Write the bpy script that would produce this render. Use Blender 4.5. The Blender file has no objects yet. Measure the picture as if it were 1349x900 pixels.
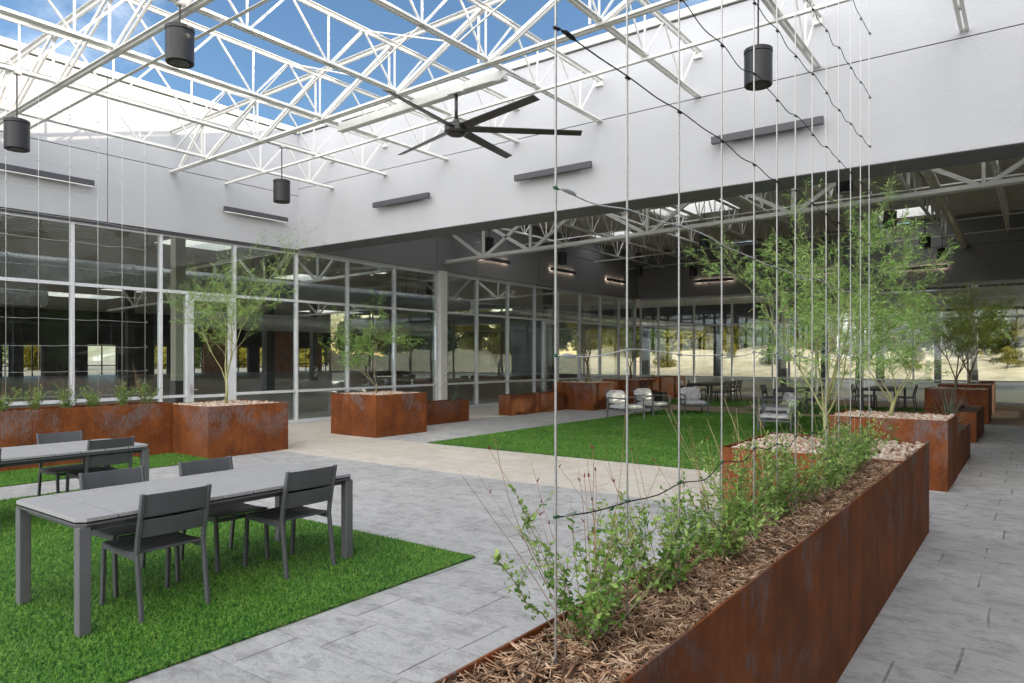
import bpy, math, random
import numpy as np
from mathutils import Vector, Matrix
R = math.radians
C = bpy.context.scene.collection
scene = bpy.context.scene

# ------------------------------------------------------------------ camera
cam_d = bpy.data.cameras.new("camera")
cam = bpy.data.objects.new("camera", cam_d)
C.objects.link(cam)
cam.location = (0, 0, 1.75)
cam.rotation_euler = (R(90), 0, R(36.593))
cam_d.sensor_width = 36.0
cam_d.lens = 930 / 1349 * 36.0
cam_d.shift_y = 21.0 / 1349
cam_d.clip_start = 0.05
cam_d.clip_end = 2000
scene.camera = cam

# ------------------------------------------------------------------ world
SUN_DIR = Vector((1.2, 1.0, 0.30)).normalized()
SUN_EL = math.asin(SUN_DIR.z)
SUN_AZ = math.atan2(SUN_DIR.x, SUN_DIR.y)
world = bpy.data.worlds.new("World")
scene.world = world
world.use_nodes = True
wt = world.node_tree
wt.nodes.clear()
def wn(t, **kw):
    n = wt.nodes.new(t)
    for k, v in kw.items(): setattr(n, k, v)
    return n
sky = wn('ShaderNodeTexSky')
sky.sky_type = 'NISHITA'; sky.sun_disc = False
sky.sun_elevation = SUN_EL; sky.sun_rotation = SUN_AZ
sky.altitude = 200; sky.air_density = 1.0; sky.dust_density = 0.6; sky.ozone_density = 3.0
bg = wn('ShaderNodeBackground'); bg.inputs[1].default_value = 0.112
bgc = wn('ShaderNodeBackground'); bgc.inputs[0].default_value = (0.985, 0.975, 0.96, 1); bgc.inputs[1].default_value = 1.7
tc = wn('ShaderNodeTexCoord')
sep = wn('ShaderNodeSeparateXYZ')
wt.links.new(tc.outputs['Generated'], sep.inputs[0])
def wm(op, a, b=None, clamp=False):
    n = wn('ShaderNodeMath', operation=op, use_clamp=clamp)
    for i, x in enumerate((a, b)):
        if x is None: continue
        if isinstance(x, (int, float)): n.inputs[i].default_value = x
        else: wt.links.new(x, n.inputs[i])
    return n.outputs[0]
den = wm('ADD', wm('MAXIMUM', sep.outputs[2], 0.0), 0.18)
cx_ = wm('DIVIDE', sep.outputs[0], den); cy_ = wm('DIVIDE', sep.outputs[1], den)
comb = wn('ShaderNodeCombineXYZ')
wt.links.new(cx_, comb.inputs[0]); wt.links.new(wm('MULTIPLY', cy_, 1.7), comb.inputs[1])
noi = wn('ShaderNodeTexNoise'); noi.inputs['Scale'].default_value = 0.9; noi.inputs['Detail'].default_value = 9; noi.inputs['Roughness'].default_value = 0.62
noi.inputs['Distortion'].default_value = 0.6
wt.links.new(comb.outputs[0], noi.inputs['Vector'])
# broken cloud: thin wisps ahead, thicker unseen bank added behind and right as fill
bias = wm('MULTIPLY', wm('SUBTRACT', wm('MULTIPLY', sep.outputs[0], 0.45), sep.outputs[1]), 0.55, False)
m = wm('ADD', noi.outputs[0], wm('MINIMUM', wm('MAXIMUM', bias, -0.15), 0.22))
mask = wn('ShaderNodeMapRange'); mask.interpolation_type = 'SMOOTHSTEP'
mask.inputs['From Min'].default_value = 0.40; mask.inputs['From Max'].default_value = 0.78
wt.links.new(m, mask.inputs['Value'])
mixw = wn('ShaderNodeMixShader')
wt.links.new(mask.outputs[0], mixw.inputs[0])
wt.links.new(sky.outputs[0], bg.inputs[0])
wt.links.new(bg.outputs[0], mixw.inputs[1]); wt.links.new(bgc.outputs[0], mixw.inputs[2])
wo = wn('ShaderNodeOutputWorld')
wt.links.new(mixw.outputs[0], wo.inputs[0])

sun_d = bpy.data.lights.new("sun", 'SUN')
sun_d.energy = 2.0; sun_d.angle = R(0.5); sun_d.color = (1.0, 0.88, 0.70)
sun = bpy.data.objects.new("sun", sun_d); C.objects.link(sun)
sun.location = (40, 40, 30)
sun.rotation_euler = SUN_DIR.to_track_quat('Z', 'Y').to_euler()

vs = scene.view_settings
vs.view_transform = 'Standard'; vs.look = 'None'; vs.gamma = 1.0; vs.use_curve_mapping = False
vs.exposure = 1.22
cy = scene.cycles
cy.max_bounces = 10; cy.diffuse_bounces = 5; cy.glossy_bounces = 4; cy.transmission_bounces = 6; cy.transparent_max_bounces = 24
cy.caustics_reflective = False; cy.caustics_refractive = False
cy.sample_clamp_indirect = 6.0
cy.use_denoising = True
try: cy.denoiser = 'OPENIMAGEDENOISE'
except Exception: pass

# ------------------------------------------------------------------ helpers
class MB:
    def __init__(s): s.v = []; s.f = []
    def add(s, vs_, fs):
        o = len(s.v); s.v += [tuple(p) for p in vs_]; s.f += [tuple(i + o for i in f) for f in fs]; return s
    def box(s, x0, x1, y0, y1, z0, z1):
        return s.add([(x0,y0,z0),(x1,y0,z0),(x1,y1,z0),(x0,y1,z0),(x0,y0,z1),(x1,y0,z1),(x1,y1,z1),(x0,y1,z1)],
            [(0,3,2,1),(4,5,6,7),(0,1,5,4),(1,2,6,5),(2,3,7,6),(3,0,4,7)])
    def bar(s, p, q, w, h, up=(0,0,1)):
        p = Vector(p); q = Vector(q); d = (q - p).normalized(); u = Vector(up)
        if abs(d.dot(u)) > .995: u = Vector((1,0,0))
        a = d.cross(u).normalized(); b = a.cross(d).normalized()
        a = a * (w / 2); b = b * (h / 2)
        return s.add([p-a-b, p+a-b, p+a+b, p-a+b, q-a-b, q+a-b, q+a+b, q-a+b],
            [(0,3,2,1),(4,5,6,7),(0,1,5,4),(1,2,6,5),(2,3,7,6),(3,0,4,7)])
    def tube(s, pts, rad, n=6, caps=True):
        pts = [Vector(p) for p in pts]
        if not isinstance(rad, (list, tuple)): rad = [rad] * len(pts)
        vv = []; ff = []; a = None
        for i, p in enumerate(pts):
            d = (pts[min(i+1, len(pts)-1)] - pts[max(i-1, 0)])
            if d.length < 1e-9: d = Vector((0,0,1))
            d.normalize()
            if a is None:
                a = d.cross(Vector((0,0,1)) if abs(d.z) < .9 else Vector((1,0,0))).normalized()
            else:
                a = (a - d * a.dot(d))
                a = a.normalized() if a.length > 1e-6 else d.orthogonal().normalized()
            b = d.cross(a)
            for k in range(n):
                t = 2 * math.pi * k / n
                vv.append(p + (a * math.cos(t) + b * math.sin(t)) * rad[i])
        for i in range(len(pts) - 1):
            for k in range(n):
                k2 = (k + 1) % n
                ff.append((i*n+k, i*n+k2, (i+1)*n+k2, (i+1)*n+k))
        if caps:
            ff.append(tuple(range(n))[::-1]); ff.append(tuple((len(pts)-1)*n + k for k in range(n)))
        return s.add(vv, ff)
    def lathe(s, cx, cy, prof, n=32):
        vv = []; ff = []
        for (r, z) in prof:
            for k in range(n):
                t = 2 * math.pi * k / n; vv.append((cx + r*math.cos(t), cy + r*math.sin(t), z))
        for i in range(len(prof) - 1):
            for k in range(n):
                k2 = (k+1) % n; ff.append((i*n+k, i*n+k2, (i+1)*n+k2, (i+1)*n+k))
        ff.append(tuple(range(n))[::-1]); ff.append(tuple((len(prof)-1)*n + k for k in range(n)))
        return s.add(vv, ff)
    def prism(s, poly, axis, a0, a1):
        n = len(poly); vv = []
        for a in (a0, a1):
            for (u, w) in poly:
                vv.append({'x': (a,u,w), 'y': (u,a,w), 'z': (u,w,a)}[axis])
        ff = [tuple(range(n))[::-1], tuple(range(n, 2*n))]
        for k in range(n):
            k2 = (k+1) % n; ff.append((k, k2, n+k2, n+k))
        return s.add(vv, ff)

def worldloc(o):
    v = Vector((0,0,0))
    while o is not None: v = v + o.location; o = o.parent
    return v
def tag(o, label=None, cat=None, group=None, kind=None):
    if label: o['label'] = label
    if cat: o['category'] = cat
    if group: o['group'] = group
    if kind: o['kind'] = kind
    return o
def obj(name, mb, mat, parent=None, smooth=False, bevel=0.0, seg=1):
    me = bpy.data.meshes.new(name)
    off = worldloc(parent) if parent else Vector((0,0,0))
    vv = [(p[0]-off.x, p[1]-off.y, p[2]-off.z) for p in mb.v] if parent else mb.v
    me.from_pydata(vv, [], mb.f)
    if smooth:
        me.polygons.foreach_set('use_smooth', [True] * len(me.polygons))
    me.update()
    if mat: me.materials.append(mat)
    o = bpy.data.objects.new(name, me); C.objects.link(o)
    if parent: o.parent = parent
    if bevel:
        b = o.modifiers.new('bevel', 'BEVEL'); b.width = bevel; b.segments = seg; b.limit_method = 'ANGLE'; b.angle_limit = R(40)
    return o
def np_obj(name, v, f, mat, parent=None):
    v = np.asarray(v, dtype=np.float32).reshape(-1, 3)
    if parent:
        off = worldloc(parent); v = v - np.array(off, dtype=np.float32)
    f = np.asarray(f, dtype=np.int32); n, k = f.shape
    me = bpy.data.meshes.new(name)
    me.vertices.add(len(v)); me.vertices.foreach_set('co', v.ravel())
    me.loops.add(n * k); me.loops.foreach_set('vertex_index', f.ravel())
    me.polygons.add(n); me.polygons.foreach_set('loop_start', np.arange(0, n*k, k, dtype=np.int32))
    try: me.polygons.foreach_set('loop_total', np.full(n, k, dtype=np.int32))
    except Exception: pass
    me.update(calc_edges=True)
    me.materials.append(mat)
    o = bpy.data.objects.new(name, me); C.objects.link(o)
    if parent: o.parent = parent
    return o
def thing(name, loc, label, cat, group=None, rz=0):
    o = bpy.data.objects.new(name, None); C.objects.link(o)
    o.empty_display_size = .1
    o.location = loc; o.rotation_euler = (0,0,rz)
    return tag(o, label, cat, group)
def struct(name, mb, mat, **kw):
    return tag(obj(name, mb, mat, **kw), kind='structure')
def dup(root, loc=None, rz=None, label=None, group=None):
    def cp(o, par):
        c = o.copy(); C.objects.link(c); c.parent = par
        for ch in list(o.children): cp(ch, c)
        return c
    c = cp(root, None)
    if loc is not None: c.location = loc
    if rz is not None: c.rotation_euler = (0,0,rz)
    if label: c['label'] = label
    if group: c['group'] = group
    return c
ORD = ['first','second','third','fourth','fifth','sixth','seventh','eighth','ninth','tenth','eleventh','twelfth','thirteenth','fourteenth']

# ------------------------------------------------------------------ materials
class NT:
    def __init__(s, name):
        s.m = bpy.data.materials.new(name); s.m.use_nodes = True; s.t = s.m.node_tree
        s.b = s.t.nodes['Principled BSDF']; s.o = s.t.nodes['Material Output']
        s.geo = s.n('ShaderNodeNewGeometry'); s.pos = s.geo.outputs['Position']
    def n(s, t, **kw):
        x = s.t.nodes.new(t)
        for k, v in kw.items(): setattr(x, k, v)
        return x
    def l(s, a, b): s.t.links.new(a, b)
    def mapped(s, scale, rot=(0,0,0), loc=(0,0,0)):
        x = s.n('ShaderNodeMapping'); x.inputs['Scale'].default_value = scale; x.inputs['Rotation'].default_value = rot; x.inputs['Location'].default_value = loc
        s.l(s.pos, x.inputs['Vector']); return x.outputs[0]
    def noise(s, scale, detail=4, rough=.55, vec=None, dist=0):
        x = s.n('ShaderNodeTexNoise'); x.inputs['Scale'].default_value = scale; x.inputs['Detail'].default_value = detail
        x.inputs['Roughness'].default_value = rough; x.inputs['Distortion'].default_value = dist
        s.l(vec if vec is not None else s.pos, x.inputs['Vector']); return x.outputs[0]
    def ramp(s, fac, stops):
        x = s.n('ShaderNodeValToRGB'); cr = x.color_ramp
        while len(cr.elements) < len(stops): cr.elements.new(.5)
        for e, (p, c) in zip(cr.elements, stops):
            e.position = p; e.color = (*c, 1) if len(c) == 3 else c
        s.l(fac, x.inputs[0]); return x.outputs[0]
    def mix(s, fac, a, b, mode='MIX'):
        x = s.n('ShaderNodeMixRGB', blend_type=mode)
        for i, y in zip((0,1,2), (fac, a, b)):
            if isinstance(y, (int, float)): x.inputs[i].default_value = y
            elif isinstance(y, tuple): x.inputs[i].default_value = (*y, 1)
            else: s.l(y, x.inputs[i])
        return x.outputs[0]
    def math(s, op, a, b=0.0, clamp=False):
        x = s.n('ShaderNodeMath', operation=op, use_clamp=clamp)
        for i, y in enumerate((a, b)):
            if isinstance(y, (int, float)): x.inputs[i].default_value = y
            else: s.l(y, x.inputs[i])
        return x.outputs[0]
    def bump(s, h, strength=.3, dist=.01):
        x = s.n('ShaderNodeBump'); x.inputs['Strength'].default_value = strength; x.inputs['Distance'].default_value = dist
        s.l(h, x.inputs['Height']); s.l(x.outputs[0], s.b.inputs['Normal'])
    def col(s, c):
        if isinstance(c, tuple): s.b.inputs['Base Color'].default_value = (*c, 1)
        else: s.l(c, s.b.inputs['Base Color'])
    def rough(s, r):
        if isinstance(r, (int, float)): s.b.inputs['Roughness'].default_value = r
        else: s.l(r, s.b.inputs['Roughness'])
def simple(name, c, rough=.5, metal=0., var=.12, scale=6., bump=0., bscale=60., spec=.5):
    t = NT(name)
    n = t.noise(scale, 5)
    lo = tuple(x * (1 - var) for x in c); hi = tuple(min(1, x * (1 + var)) for x in c)
    t.col(t.ramp(n, [(.3, lo), (.7, hi)])); t.rough(rough)
    t.b.inputs['Metallic'].default_value = metal
    t.b.inputs['Specular IOR Level'].default_value = spec
    if bump: t.bump(t.noise(bscale, 4), bump, .004)
    return t.m

M = {}
def stucco(name, c):
    t = NT(name)
    big = t.noise(.5, 4); st = t.noise(1.0, 5, vec=t.mapped((1.2, 1.2, .22)))
    base = t.ramp(big, [(.3, tuple(x*.93 for x in c)), (.7, c)])
    base = t.mix(t.math('MULTIPLY', t.ramp(st, [(.45, (0,0,0)), (.75, (1,1,1))]), .22), base, tuple(x*.80 for x in c))
    t.col(base); t.rough(.9); t.b.inputs['Specular IOR Level'].default_value = .2
    h = t.math('ADD', t.noise(55, 4, .7), t.math('MULTIPLY', t.noise(9, 3), .6))
    t.bump(h, .6, .010); return t.m
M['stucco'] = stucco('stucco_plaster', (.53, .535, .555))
M['stucco_shaded'] = stucco('stucco_shade_tone', (.31, .31, .32))  # same stucco, with the shade under the roof put into its colour
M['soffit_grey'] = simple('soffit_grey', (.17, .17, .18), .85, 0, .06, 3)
M['white_steel'] = simple('white_painted_steel', (.80, .79, .76), .38, 0, .05, 5)
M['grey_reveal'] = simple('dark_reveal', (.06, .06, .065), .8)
M['alu'] = simple('clear_aluminium', (.66, .675, .69), .35, .0, .05, 4)
M['dark_alu'] = simple('charcoal_powder_coat', (.085, .088, .096), .42, 0, .08, 8)
M['black_alu'] = simple('black_powder_coat', (.028, .028, .031), .42, 0, .08, 8)
M['light_alu'] = simple('grey_powder_coat', (.27, .275, .29), .45, 0, .05, 4)
M['table_slat'] = simple('pale_grey_slat', (.335, .33, .335), .5, 0, .05, 5)
M['table_leg'] = simple('mid_grey_leg', (.135, .135, .145), .42, 0, .05, 5)
M['lounge_frame'] = simple('slate_powder_coat', (.13, .135, .145), .45, 0, .06, 5)
M['lamp_black'] = simple('black_lamp_paint', (.014, .014, .016), .38, 0, .1, 8)
M['fan_dark'] = simple('dark_bronze_paint', (.062, .058, .055), .35, .2, .1, 8)
M['wall_lamp'] = simple('slate_lamp_paint', (.075, .075, .085), .45, 0, .06, 8)
M['rope_black'] = simple('black_rope', (.012, .012, .013), .7)
M['cable'] = simple('galvanised_cable', (.66, .66, .65), .4, .15, .15, 90)
M['clip_green'] = simple('green_clip', (.02, .10, .045), .6)
M['turnbuckle'] = simple('pale_turnbuckle', (.62, .62, .60), .4, .5)
M['galv'] = None
def corten():
    t = NT('weathering_steel')
    n1 = t.noise(2.2, 8, .65); n2 = t.noise(26, 5, .7); st = t.noise(1.0, 6, .6, vec=t.mapped((7, 7, .55)))
    c = t.ramp(n1, [(.28, (.10, .029, .012)), (.48, (.21, .058, .016)), (.62, (.31, .088, .021)), (.78, (.42, .135, .034))])
    c = t.mix(t.math('MULTIPLY', t.ramp(st, [(.40, (0,0,0)), (.68, (1,1,1))]), .55), c, (.075, .028, .016))
    c = t.mix(.35, c, t.ramp(n2, [(.3, (.05,.02,.012)), (.7, (.27,.10,.035))]))
    sc = t.noise(1.0, 7, .72, vec=t.mapped((1.25, 1.25, 1.0), loc=(3.1, 2.3, .4)), dist=.6)
    fine = t.noise(1.0, 6, .75, vec=t.mapped((60, 60, 9)))
    msk = t.math('MULTIPLY', t.ramp(sc, [(.50, (0,0,0)), (.58, (1,1,1))]), t.ramp(fine, [(.42, (0,0,0)), (.56, (1,1,1))]))
    zs_ = t.n('ShaderNodeSeparateXYZ'); t.l(t.pos, zs_.inputs[0])
    msk = t.math('MULTIPLY', msk, t.ramp(zs_.outputs[2], [(.18, (.12,)*3), (.62, (1,1,1))]))
    c = t.mix(t.math('MULTIPLY', msk, .8), c, (.165, .155, .16))
    t.col(c); t.rough(t.ramp(n2, [(.3, (.62,)*3), (.7, (.82,)*3)]))
    t.b.inputs['Specular IOR Level'].default_value = .15
    t.bump(t.math('ADD', n2, t.math('MULTIPLY', n1, .5)), .15, .004); return t.m
M['corten'] = corten()
def paving(name, c, c2, stain, cool):
    t = NT(name)
    br = t.n('ShaderNodeTexBrick'); br.offset = .37; br.offset_frequency = 2; br.squash = .7; br.squash_frequency = 3
    br.inputs['Scale'].default_value = 1.0; br.inputs['Mortar Size'].default_value = .0075; br.inputs['Mortar Smooth'].default_value = .35
    br.inputs['Brick Width'].default_value = .92; br.inputs['Row Height'].default_value = .46; br.inputs['Bias'].default_value = 0
    br.inputs['Color1'].default_value = (0,0,0,1); br.inputs['Color2'].default_value = (1,1,1,1)
    wob = t.n('ShaderNodeVectorMath', operation='MULTIPLY_ADD')
    nz = t.n('ShaderNodeTexNoise'); nz.inputs['Scale'].default_value = 1.6; nz.inputs['Detail'].default_value = 4
    t.l(t.pos, nz.inputs['Vector'])
    t.l(nz.outputs['Color'], wob.inputs[0]); wob.inputs[1].default_value = (.035, .035, 0)
    t.l(t.pos, wob.inputs[2]); t.l(wob.outputs[0], br.inputs['Vector'])
    sp = t.n('ShaderNodeSeparateXYZ'); t.l(wob.outputs[0], sp.inputs[0])
    fr_ = t.math('FRACT', t.math('ADD', t.math('DIVIDE', sp.outputs[1], .46), .5))
    bed = t.math('LESS_THAN', t.math('ABSOLUTE', t.math('SUBTRACT', fr_, .5)), .022)
    big = t.noise(.55, 5, .6); mid = t.noise(3.2, 8, .68, dist=.8); fine = t.noise(38, 5, .7)
    slate = t.noise(1.0, 9, .72, vec=t.mapped((4.2, 6.2, 1), rot=(0,0,.25)), dist=.35)
    pit = t.noise(1.0, 7, .8, vec=t.mapped((13, 17, 1)), dist=.5)
    base = t.mix(t.ramp(big, [(.3, (0,0,0)), (.7, (1,1,1))]), c, c2)
    base = t.mix(.22, base, t.ramp(br.outputs['Color'], [(0, tuple(x*.72 for x in c)), (1, tuple(min(1, x*1.2) for x in c2))]))
    base = t.mix(t.math('MULTIPLY', t.ramp(slate, [(.38, (1,1,1)), (.52, (0,0,0))]), .50), base, stain)
    base = t.mix(t.math('MULTIPLY', t.ramp(pit, [(.34, (1,1,1)), (.47, (0,0,0))]), .55), base, stain)
    base = t.mix(t.math('MULTIPLY', t.ramp(mid, [(.52, (0,0,0)), (.72, (1,1,1))]), .45), base, cool)
    base = t.mix(t.math('MULTIPLY', t.ramp(fine, [(.50, (0,0,0)), (.75, (1,1,1))]), .25), base, tuple(x*.6 for x in c))
    # joints come and go
    jm = t.math('MULTIPLY', br.outputs['Fac'], t.ramp(t.noise(2.6, 4), [(.36, (.08,)*3), (.58, (1,1,1))]))
    j = t.math('MULTIPLY', jm, t.math('SUBTRACT', 1.0, t.math('MULTIPLY', bed, .72)))
    base = t.mix(t.math('MULTIPLY', j, .5), base, (.045, .043, .043))
    t.col(base)
    t.rough(t.ramp(mid, [(.3, (.55,)*3), (.7, (.8,)*3)])); t.b.inputs['Specular IOR Level'].default_value = .35
    h = t.math('SUBTRACT', t.math('ADD', t.math('ADD', t.math('MULTIPLY', slate, .8), t.math('MULTIPLY', pit, .55)), t.math('MULTIPLY', fine, .2)), t.math('MULTIPLY', j, .8))
    t.bump(h, 1.0, .02); return t.m
M['pave_grey'] = paving('stamped_concrete_grey', (.40, .395, .39), (.50, .495, .49), (.20, .197, .195), (.64, .635, .63))
M['pave_tan'] = paving('stamped_concrete_tan', (.58, .525, .45), (.66, .61, .54), (.45, .395, .325), (.72, .68, .62))
M['pave_brown'] = paving('stamped_concrete_brown', (.30, .225, .165), (.38, .29, .22), (.19, .14, .105), (.40, .33, .26))
M['hall_floor'] = simple('hall_concrete', (.44, .41, .36), .35, 0, .2, 1.2)
M['earth'] = simple('dry_ground', (.40, .35, .26), .95, 0, .2, .4)
M['bank'] = simple('dry_pale_bank', (.72, .58, .37), .95, 0, .25, .8)
def glass():
    t = NT('clear_glazing'); t.t.nodes.remove(t.b)
    tr = t.n('ShaderNodeBsdfTransparent'); tr.inputs[0].default_value = (.86, .90, .885, 1)
    gl = t.n('ShaderNodeBsdfGlossy'); gl.inputs['Roughness'].default_value = .004; gl.inputs[0].default_value = (.95, .97, 1, 1)
    fr = t.n('ShaderNodeFresnel'); fr.inputs[0].default_value = 1.5
    # slight waviness of big panes
    bp = t.n('ShaderNodeBump'); bp.inputs['Strength'].default_value = .05; bp.inputs['Distance'].default_value = .02
    t.l(t.noise(.9, 2), bp.inputs['Height']); t.l(bp.outputs[0], gl.inputs['Normal'])
    f = t.math('ADD', t.math('MULTIPLY', fr.outputs[0], .55), .012, True)
    mx = t.n('ShaderNodeMixShader'); t.l(f, mx.inputs[0]); t.l(tr.outputs[0], mx.inputs[1]); t.l(gl.outputs[0], mx.inputs[2])
    t.l(mx.outputs[0], t.o.inputs[0]); return t.m
M['glass'] = glass()
def emit(name, c, s, base=(.8,.8,.8)):
    t = NT(name); t.col(base); t.b.inputs['Emission Color'].default_value = (*c, 1); t.b.inputs['Emission Strength'].default_value = s
    t.rough(.5); return t.m
M['lens_warm'] = emit('warm_lit_lens', (1.0, .78, .60), 5.0)
M['lens_dim'] = emit('dim_lit_lens', (1.0, .92, .82), .3)
M['lens_line'] = emit('pale_lit_strip', (1.0, .93, .84), .12)
M['lens_off'] = simple('smoked_lens', (.05, .045, .04), .2)
def duct():
    t = NT('galvanised_spiral_duct')
    w = t.n('ShaderNodeTexWave', wave_type='BANDS', bands_direction='Y'); w.inputs['Scale'].default_value = 4.2; w.inputs['Distortion'].default_value = .2
    t.l(t.pos, w.inputs['Vector'])
    t.col(t.ramp(t.noise(3, 5), [(.3, (.48,.48,.47)), (.7, (.66,.66,.65))])); t.rough(.36); t.b.inputs['Metallic'].default_value = .45
    t.bump(w.outputs[0], .35, .012); return t.m
M['galv'] = duct()
def translucent_leaf(name, stops, trans=.35):
    t = NT(name)
    gi = t.n('ShaderNodeTexWhiteNoise'); gi.noise_dimensions = '3D'
    sn = t.n('ShaderNodeVectorMath', operation='SNAP'); sn.inputs[1].default_value = (.035, .035, .035)
    t.l(t.pos, sn.inputs[0]); t.l(sn.outputs[0], gi.inputs['Vector'])
    c = t.ramp(t.math('ADD', t.math('MULTIPLY', gi.outputs[0], .55), t.math('MULTIPLY', t.noise(2.5, 3), .45)), stops)
    t.col(c); t.rough(.5); t.b.inputs['Specular IOR Level'].default_value = .4
    tl = t.n('ShaderNodeBsdfTranslucent'); t.l(c, tl.inputs[0])
    mx = t.n('ShaderNodeMixShader'); mx.inputs[0].default_value = trans
    t.l(t.b.outputs[0], mx.inputs[1]); t.l(tl.outputs[0], mx.inputs[2]); t.l(mx.outputs[0], t.o.inputs[0]); return t.m
M['leaf'] = translucent_leaf('willow_leaf', [(.25, (.09, .21, .035)), (.5, (.24, .43, .09)), (.75, (.48, .68, .22))])
M['leaf_dark'] = translucent_leaf('green_leaf', [(.25, (.06, .14, .025)), (.5, (.12, .24, .045)), (.75, (.22, .34, .08))])
M['leaf_bright'] = translucent_leaf('yellow_green_leaf', [(.25, (.22, .34, .05)), (.5, (.42, .54, .10)), (.75, (.62, .70, .22))], .5)
M['leaf_shrub'] = translucent_leaf('salvia_leaf', [(.22, (.08, .20, .03)), (.5, (.22, .37, .07)), (.78, (.42, .54, .16))])
M['leaf_grey'] = translucent_leaf('agave_leaf', [(.3, (.06, .10, .07)), (.7, (.15, .20, .15))], .15)
M['leaf_gold'] = translucent_leaf('sunlit_leaf', [(.25, (.22, .22, .035)), (.5, (.46, .40, .06)), (.75, (.62, .54, .14))], .62)
M['leaf_far'] = translucent_leaf('wood_leaf', [(.25, (.05, .10, .025)), (.5, (.12, .18, .04)), (.75, (.22, .26, .08))], .4)
M['bark'] = simple('pale_bark', (.22, .19, .12), .85, 0, .35, 18, .4)
M['bark_green'] = simple('green_bark', (.34, .34, .15), .7, 0, .25, 14, .3)
M['bark_red'] = simple('reddish_bark', (.16, .075, .05), .8, 0, .3, 14, .3)
M['stalk'] = simple('dry_stalk', (.30, .17, .09), .9, 0, .35, 12)
M['stalk_pale'] = simple('pale_dry_stalk', (.42, .33, .17), .9, 0, .25, 12)
M['flower'] = simple('dark_red_bud', (.16, .015, .03), .7)
M['mulch'] = None
def speckle(name, stops, cell, rough=.9):
    t = NT(name)
    gi = t.n('ShaderNodeTexWhiteNoise'); gi.noise_dimensions = '3D'
    sn = t.n('ShaderNodeVectorMath', operation='SNAP'); sn.inputs[1].default_value = (cell,)*3
    t.l(t.pos, sn.inputs[0]); t.l(sn.outputs[0], gi.inputs['Vector'])
    t.col(t.mix(.3, t.ramp(gi.outputs[0], stops), t.ramp(t.noise(70, 3), stops)))
    t.rough(rough); t.bump(t.noise(140, 3), .3, .003); return t.m
M['mulch'] = speckle('shredded_bark', [(.1, (.08, .038, .02)), (.35, (.27, .145, .08)), (.65, (.50, .31, .19)), (.92, (.76, .57, .40))], .03)
M['pebble'] = speckle('river_pebble', [(.05, (.26, .13, .07)), (.25, (.42, .26, .17)), (.5, (.50, .38, .29)), (.75, (.60, .51, .43)), (.95, (.72, .68, .62))], .045, .7)
M['soil'] = simple('dark_soil', (.07, .042, .028), .95, 0, .4, 12, .6, 40)
def turf(name, dark):
    t = NT(name)
    gi = t.n('ShaderNodeTexWhiteNoise'); gi.noise_dimensions = '2D'
    sn = t.n('ShaderNodeVectorMath', operation='SNAP'); sn.inputs[1].default_value = (.012, .012, 1)
    t.l(t.pos, sn.inputs[0]); t.l(sn.outputs[0], gi.inputs['Vector'])
    f = t.math('ADD', t.math('MULTIPLY', gi.outputs[0], .45), t.math('ADD', t.math('MULTIPLY', t.noise(1.3, 4), .25), t.math('MULTIPLY', t.noise(34, 3, .7), .30)))
    k = .6 if dark else 1.0
    t.col(t.ramp(f, [(.28, (.012*k, .065*k, .009*k)), (.46, (.060*k, .21*k, .022*k)), (.62, (.15*k, .34*k, .040*k)), (.80, (.36*k, .47*k, .12*k))]))
    t.rough(.55); t.b.inputs['Specular IOR Level'].default_value = .3; return t.m
M['turf'] = turf('turf_blade', False); M['turf_base'] = turf('turf_mat', True)
M['cushion'] = simple('plastic_wrapped_cushion', (.58, .58, .60), .22, 0, .22, 11, .9, 18, .9)
M['deck'] = simple('roof_deck_paint', (.72, .69, .64), .6, 0, .1, 2)
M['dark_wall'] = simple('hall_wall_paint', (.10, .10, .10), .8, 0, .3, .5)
M['pink_wall'] = simple('red_brick_wall', (.42, .24, .18), .9, 0, .3, 1.2)
M['cream'] = simple('cream_column_paint', (.62, .58, .48), .6, 0, .08, 2)
M['roof_white'] = simple('parapet_metal', (.70, .68, .64), .5, 0, .05, 2)
def skylight():
    t = NT('white_skylight_dome'); t.t.nodes.remove(t.b)
    tl = t.n('ShaderNodeBsdfTranslucent'); tl.inputs[0].default_value = (.92,.92,.92,1)
    tr = t.n('ShaderNodeBsdfTransparent'); tr.inputs[0].default_value = (.95,.95,.95,1)
    mx = t.n('ShaderNodeMixShader'); mx.inputs[0].default_value = .55
    t.l(tl.outputs[0], mx.inputs[1]); t.l(tr.outputs[0], mx.inputs[2]); t.l(mx.outputs[0], t.o.inputs[0]); return t.m
M['skylight'] = skylight()

# ------------------------------------------------------------------ constants of the place
XF, YH, YB, XR, YS = -15.70, 11.65, 31.49, 3.2, -7.0   # left wall, header wall, rear wall, right wall, wall behind
ZH, ZP = 4.63, 7.80
def zb(x): return 6.18 + .02 * (x + 6.55)              # underside of joists (roof falls to the left)
def zt(x): return zb(x) + .88                          # deck level

# ------------------------------------------------------------------ ground
struct('ground', MB().box(-400, 400, -400, 400, -.6, -.06), M['earth'])
struct('hall_floor', MB().box(-76, XF-.02, -12, 62, -.055, -.004).box(XF-.02, 10, YB+.02, 58, -.055, -.004), M['hall_floor'])
struct('paving', MB().box(XF-.02, XR, YS, YB+.02, -.05, 0), M['pave_grey'])
struct('paving_band', MB().box(XF+.05, -2.41, 8.03, 10.5, .0005, .004).box(XF+.05, -12.75, 10.5, 22.2, .0005, .004), M['pave_tan'])
struct('paving_rear', MB().box(XF+.05, XR-.1, 22.2, YB-.1, .0008, .004), M['pave_brown'])

# ------------------------------------------------------------------ walls
def wallthing(label, parts, name='stucco_wall'):
    t = thing(name, parts[0][3], label, 'wall')
    for n, mb, m, _ in parts: obj(n, mb, m, t)
    return t
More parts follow.
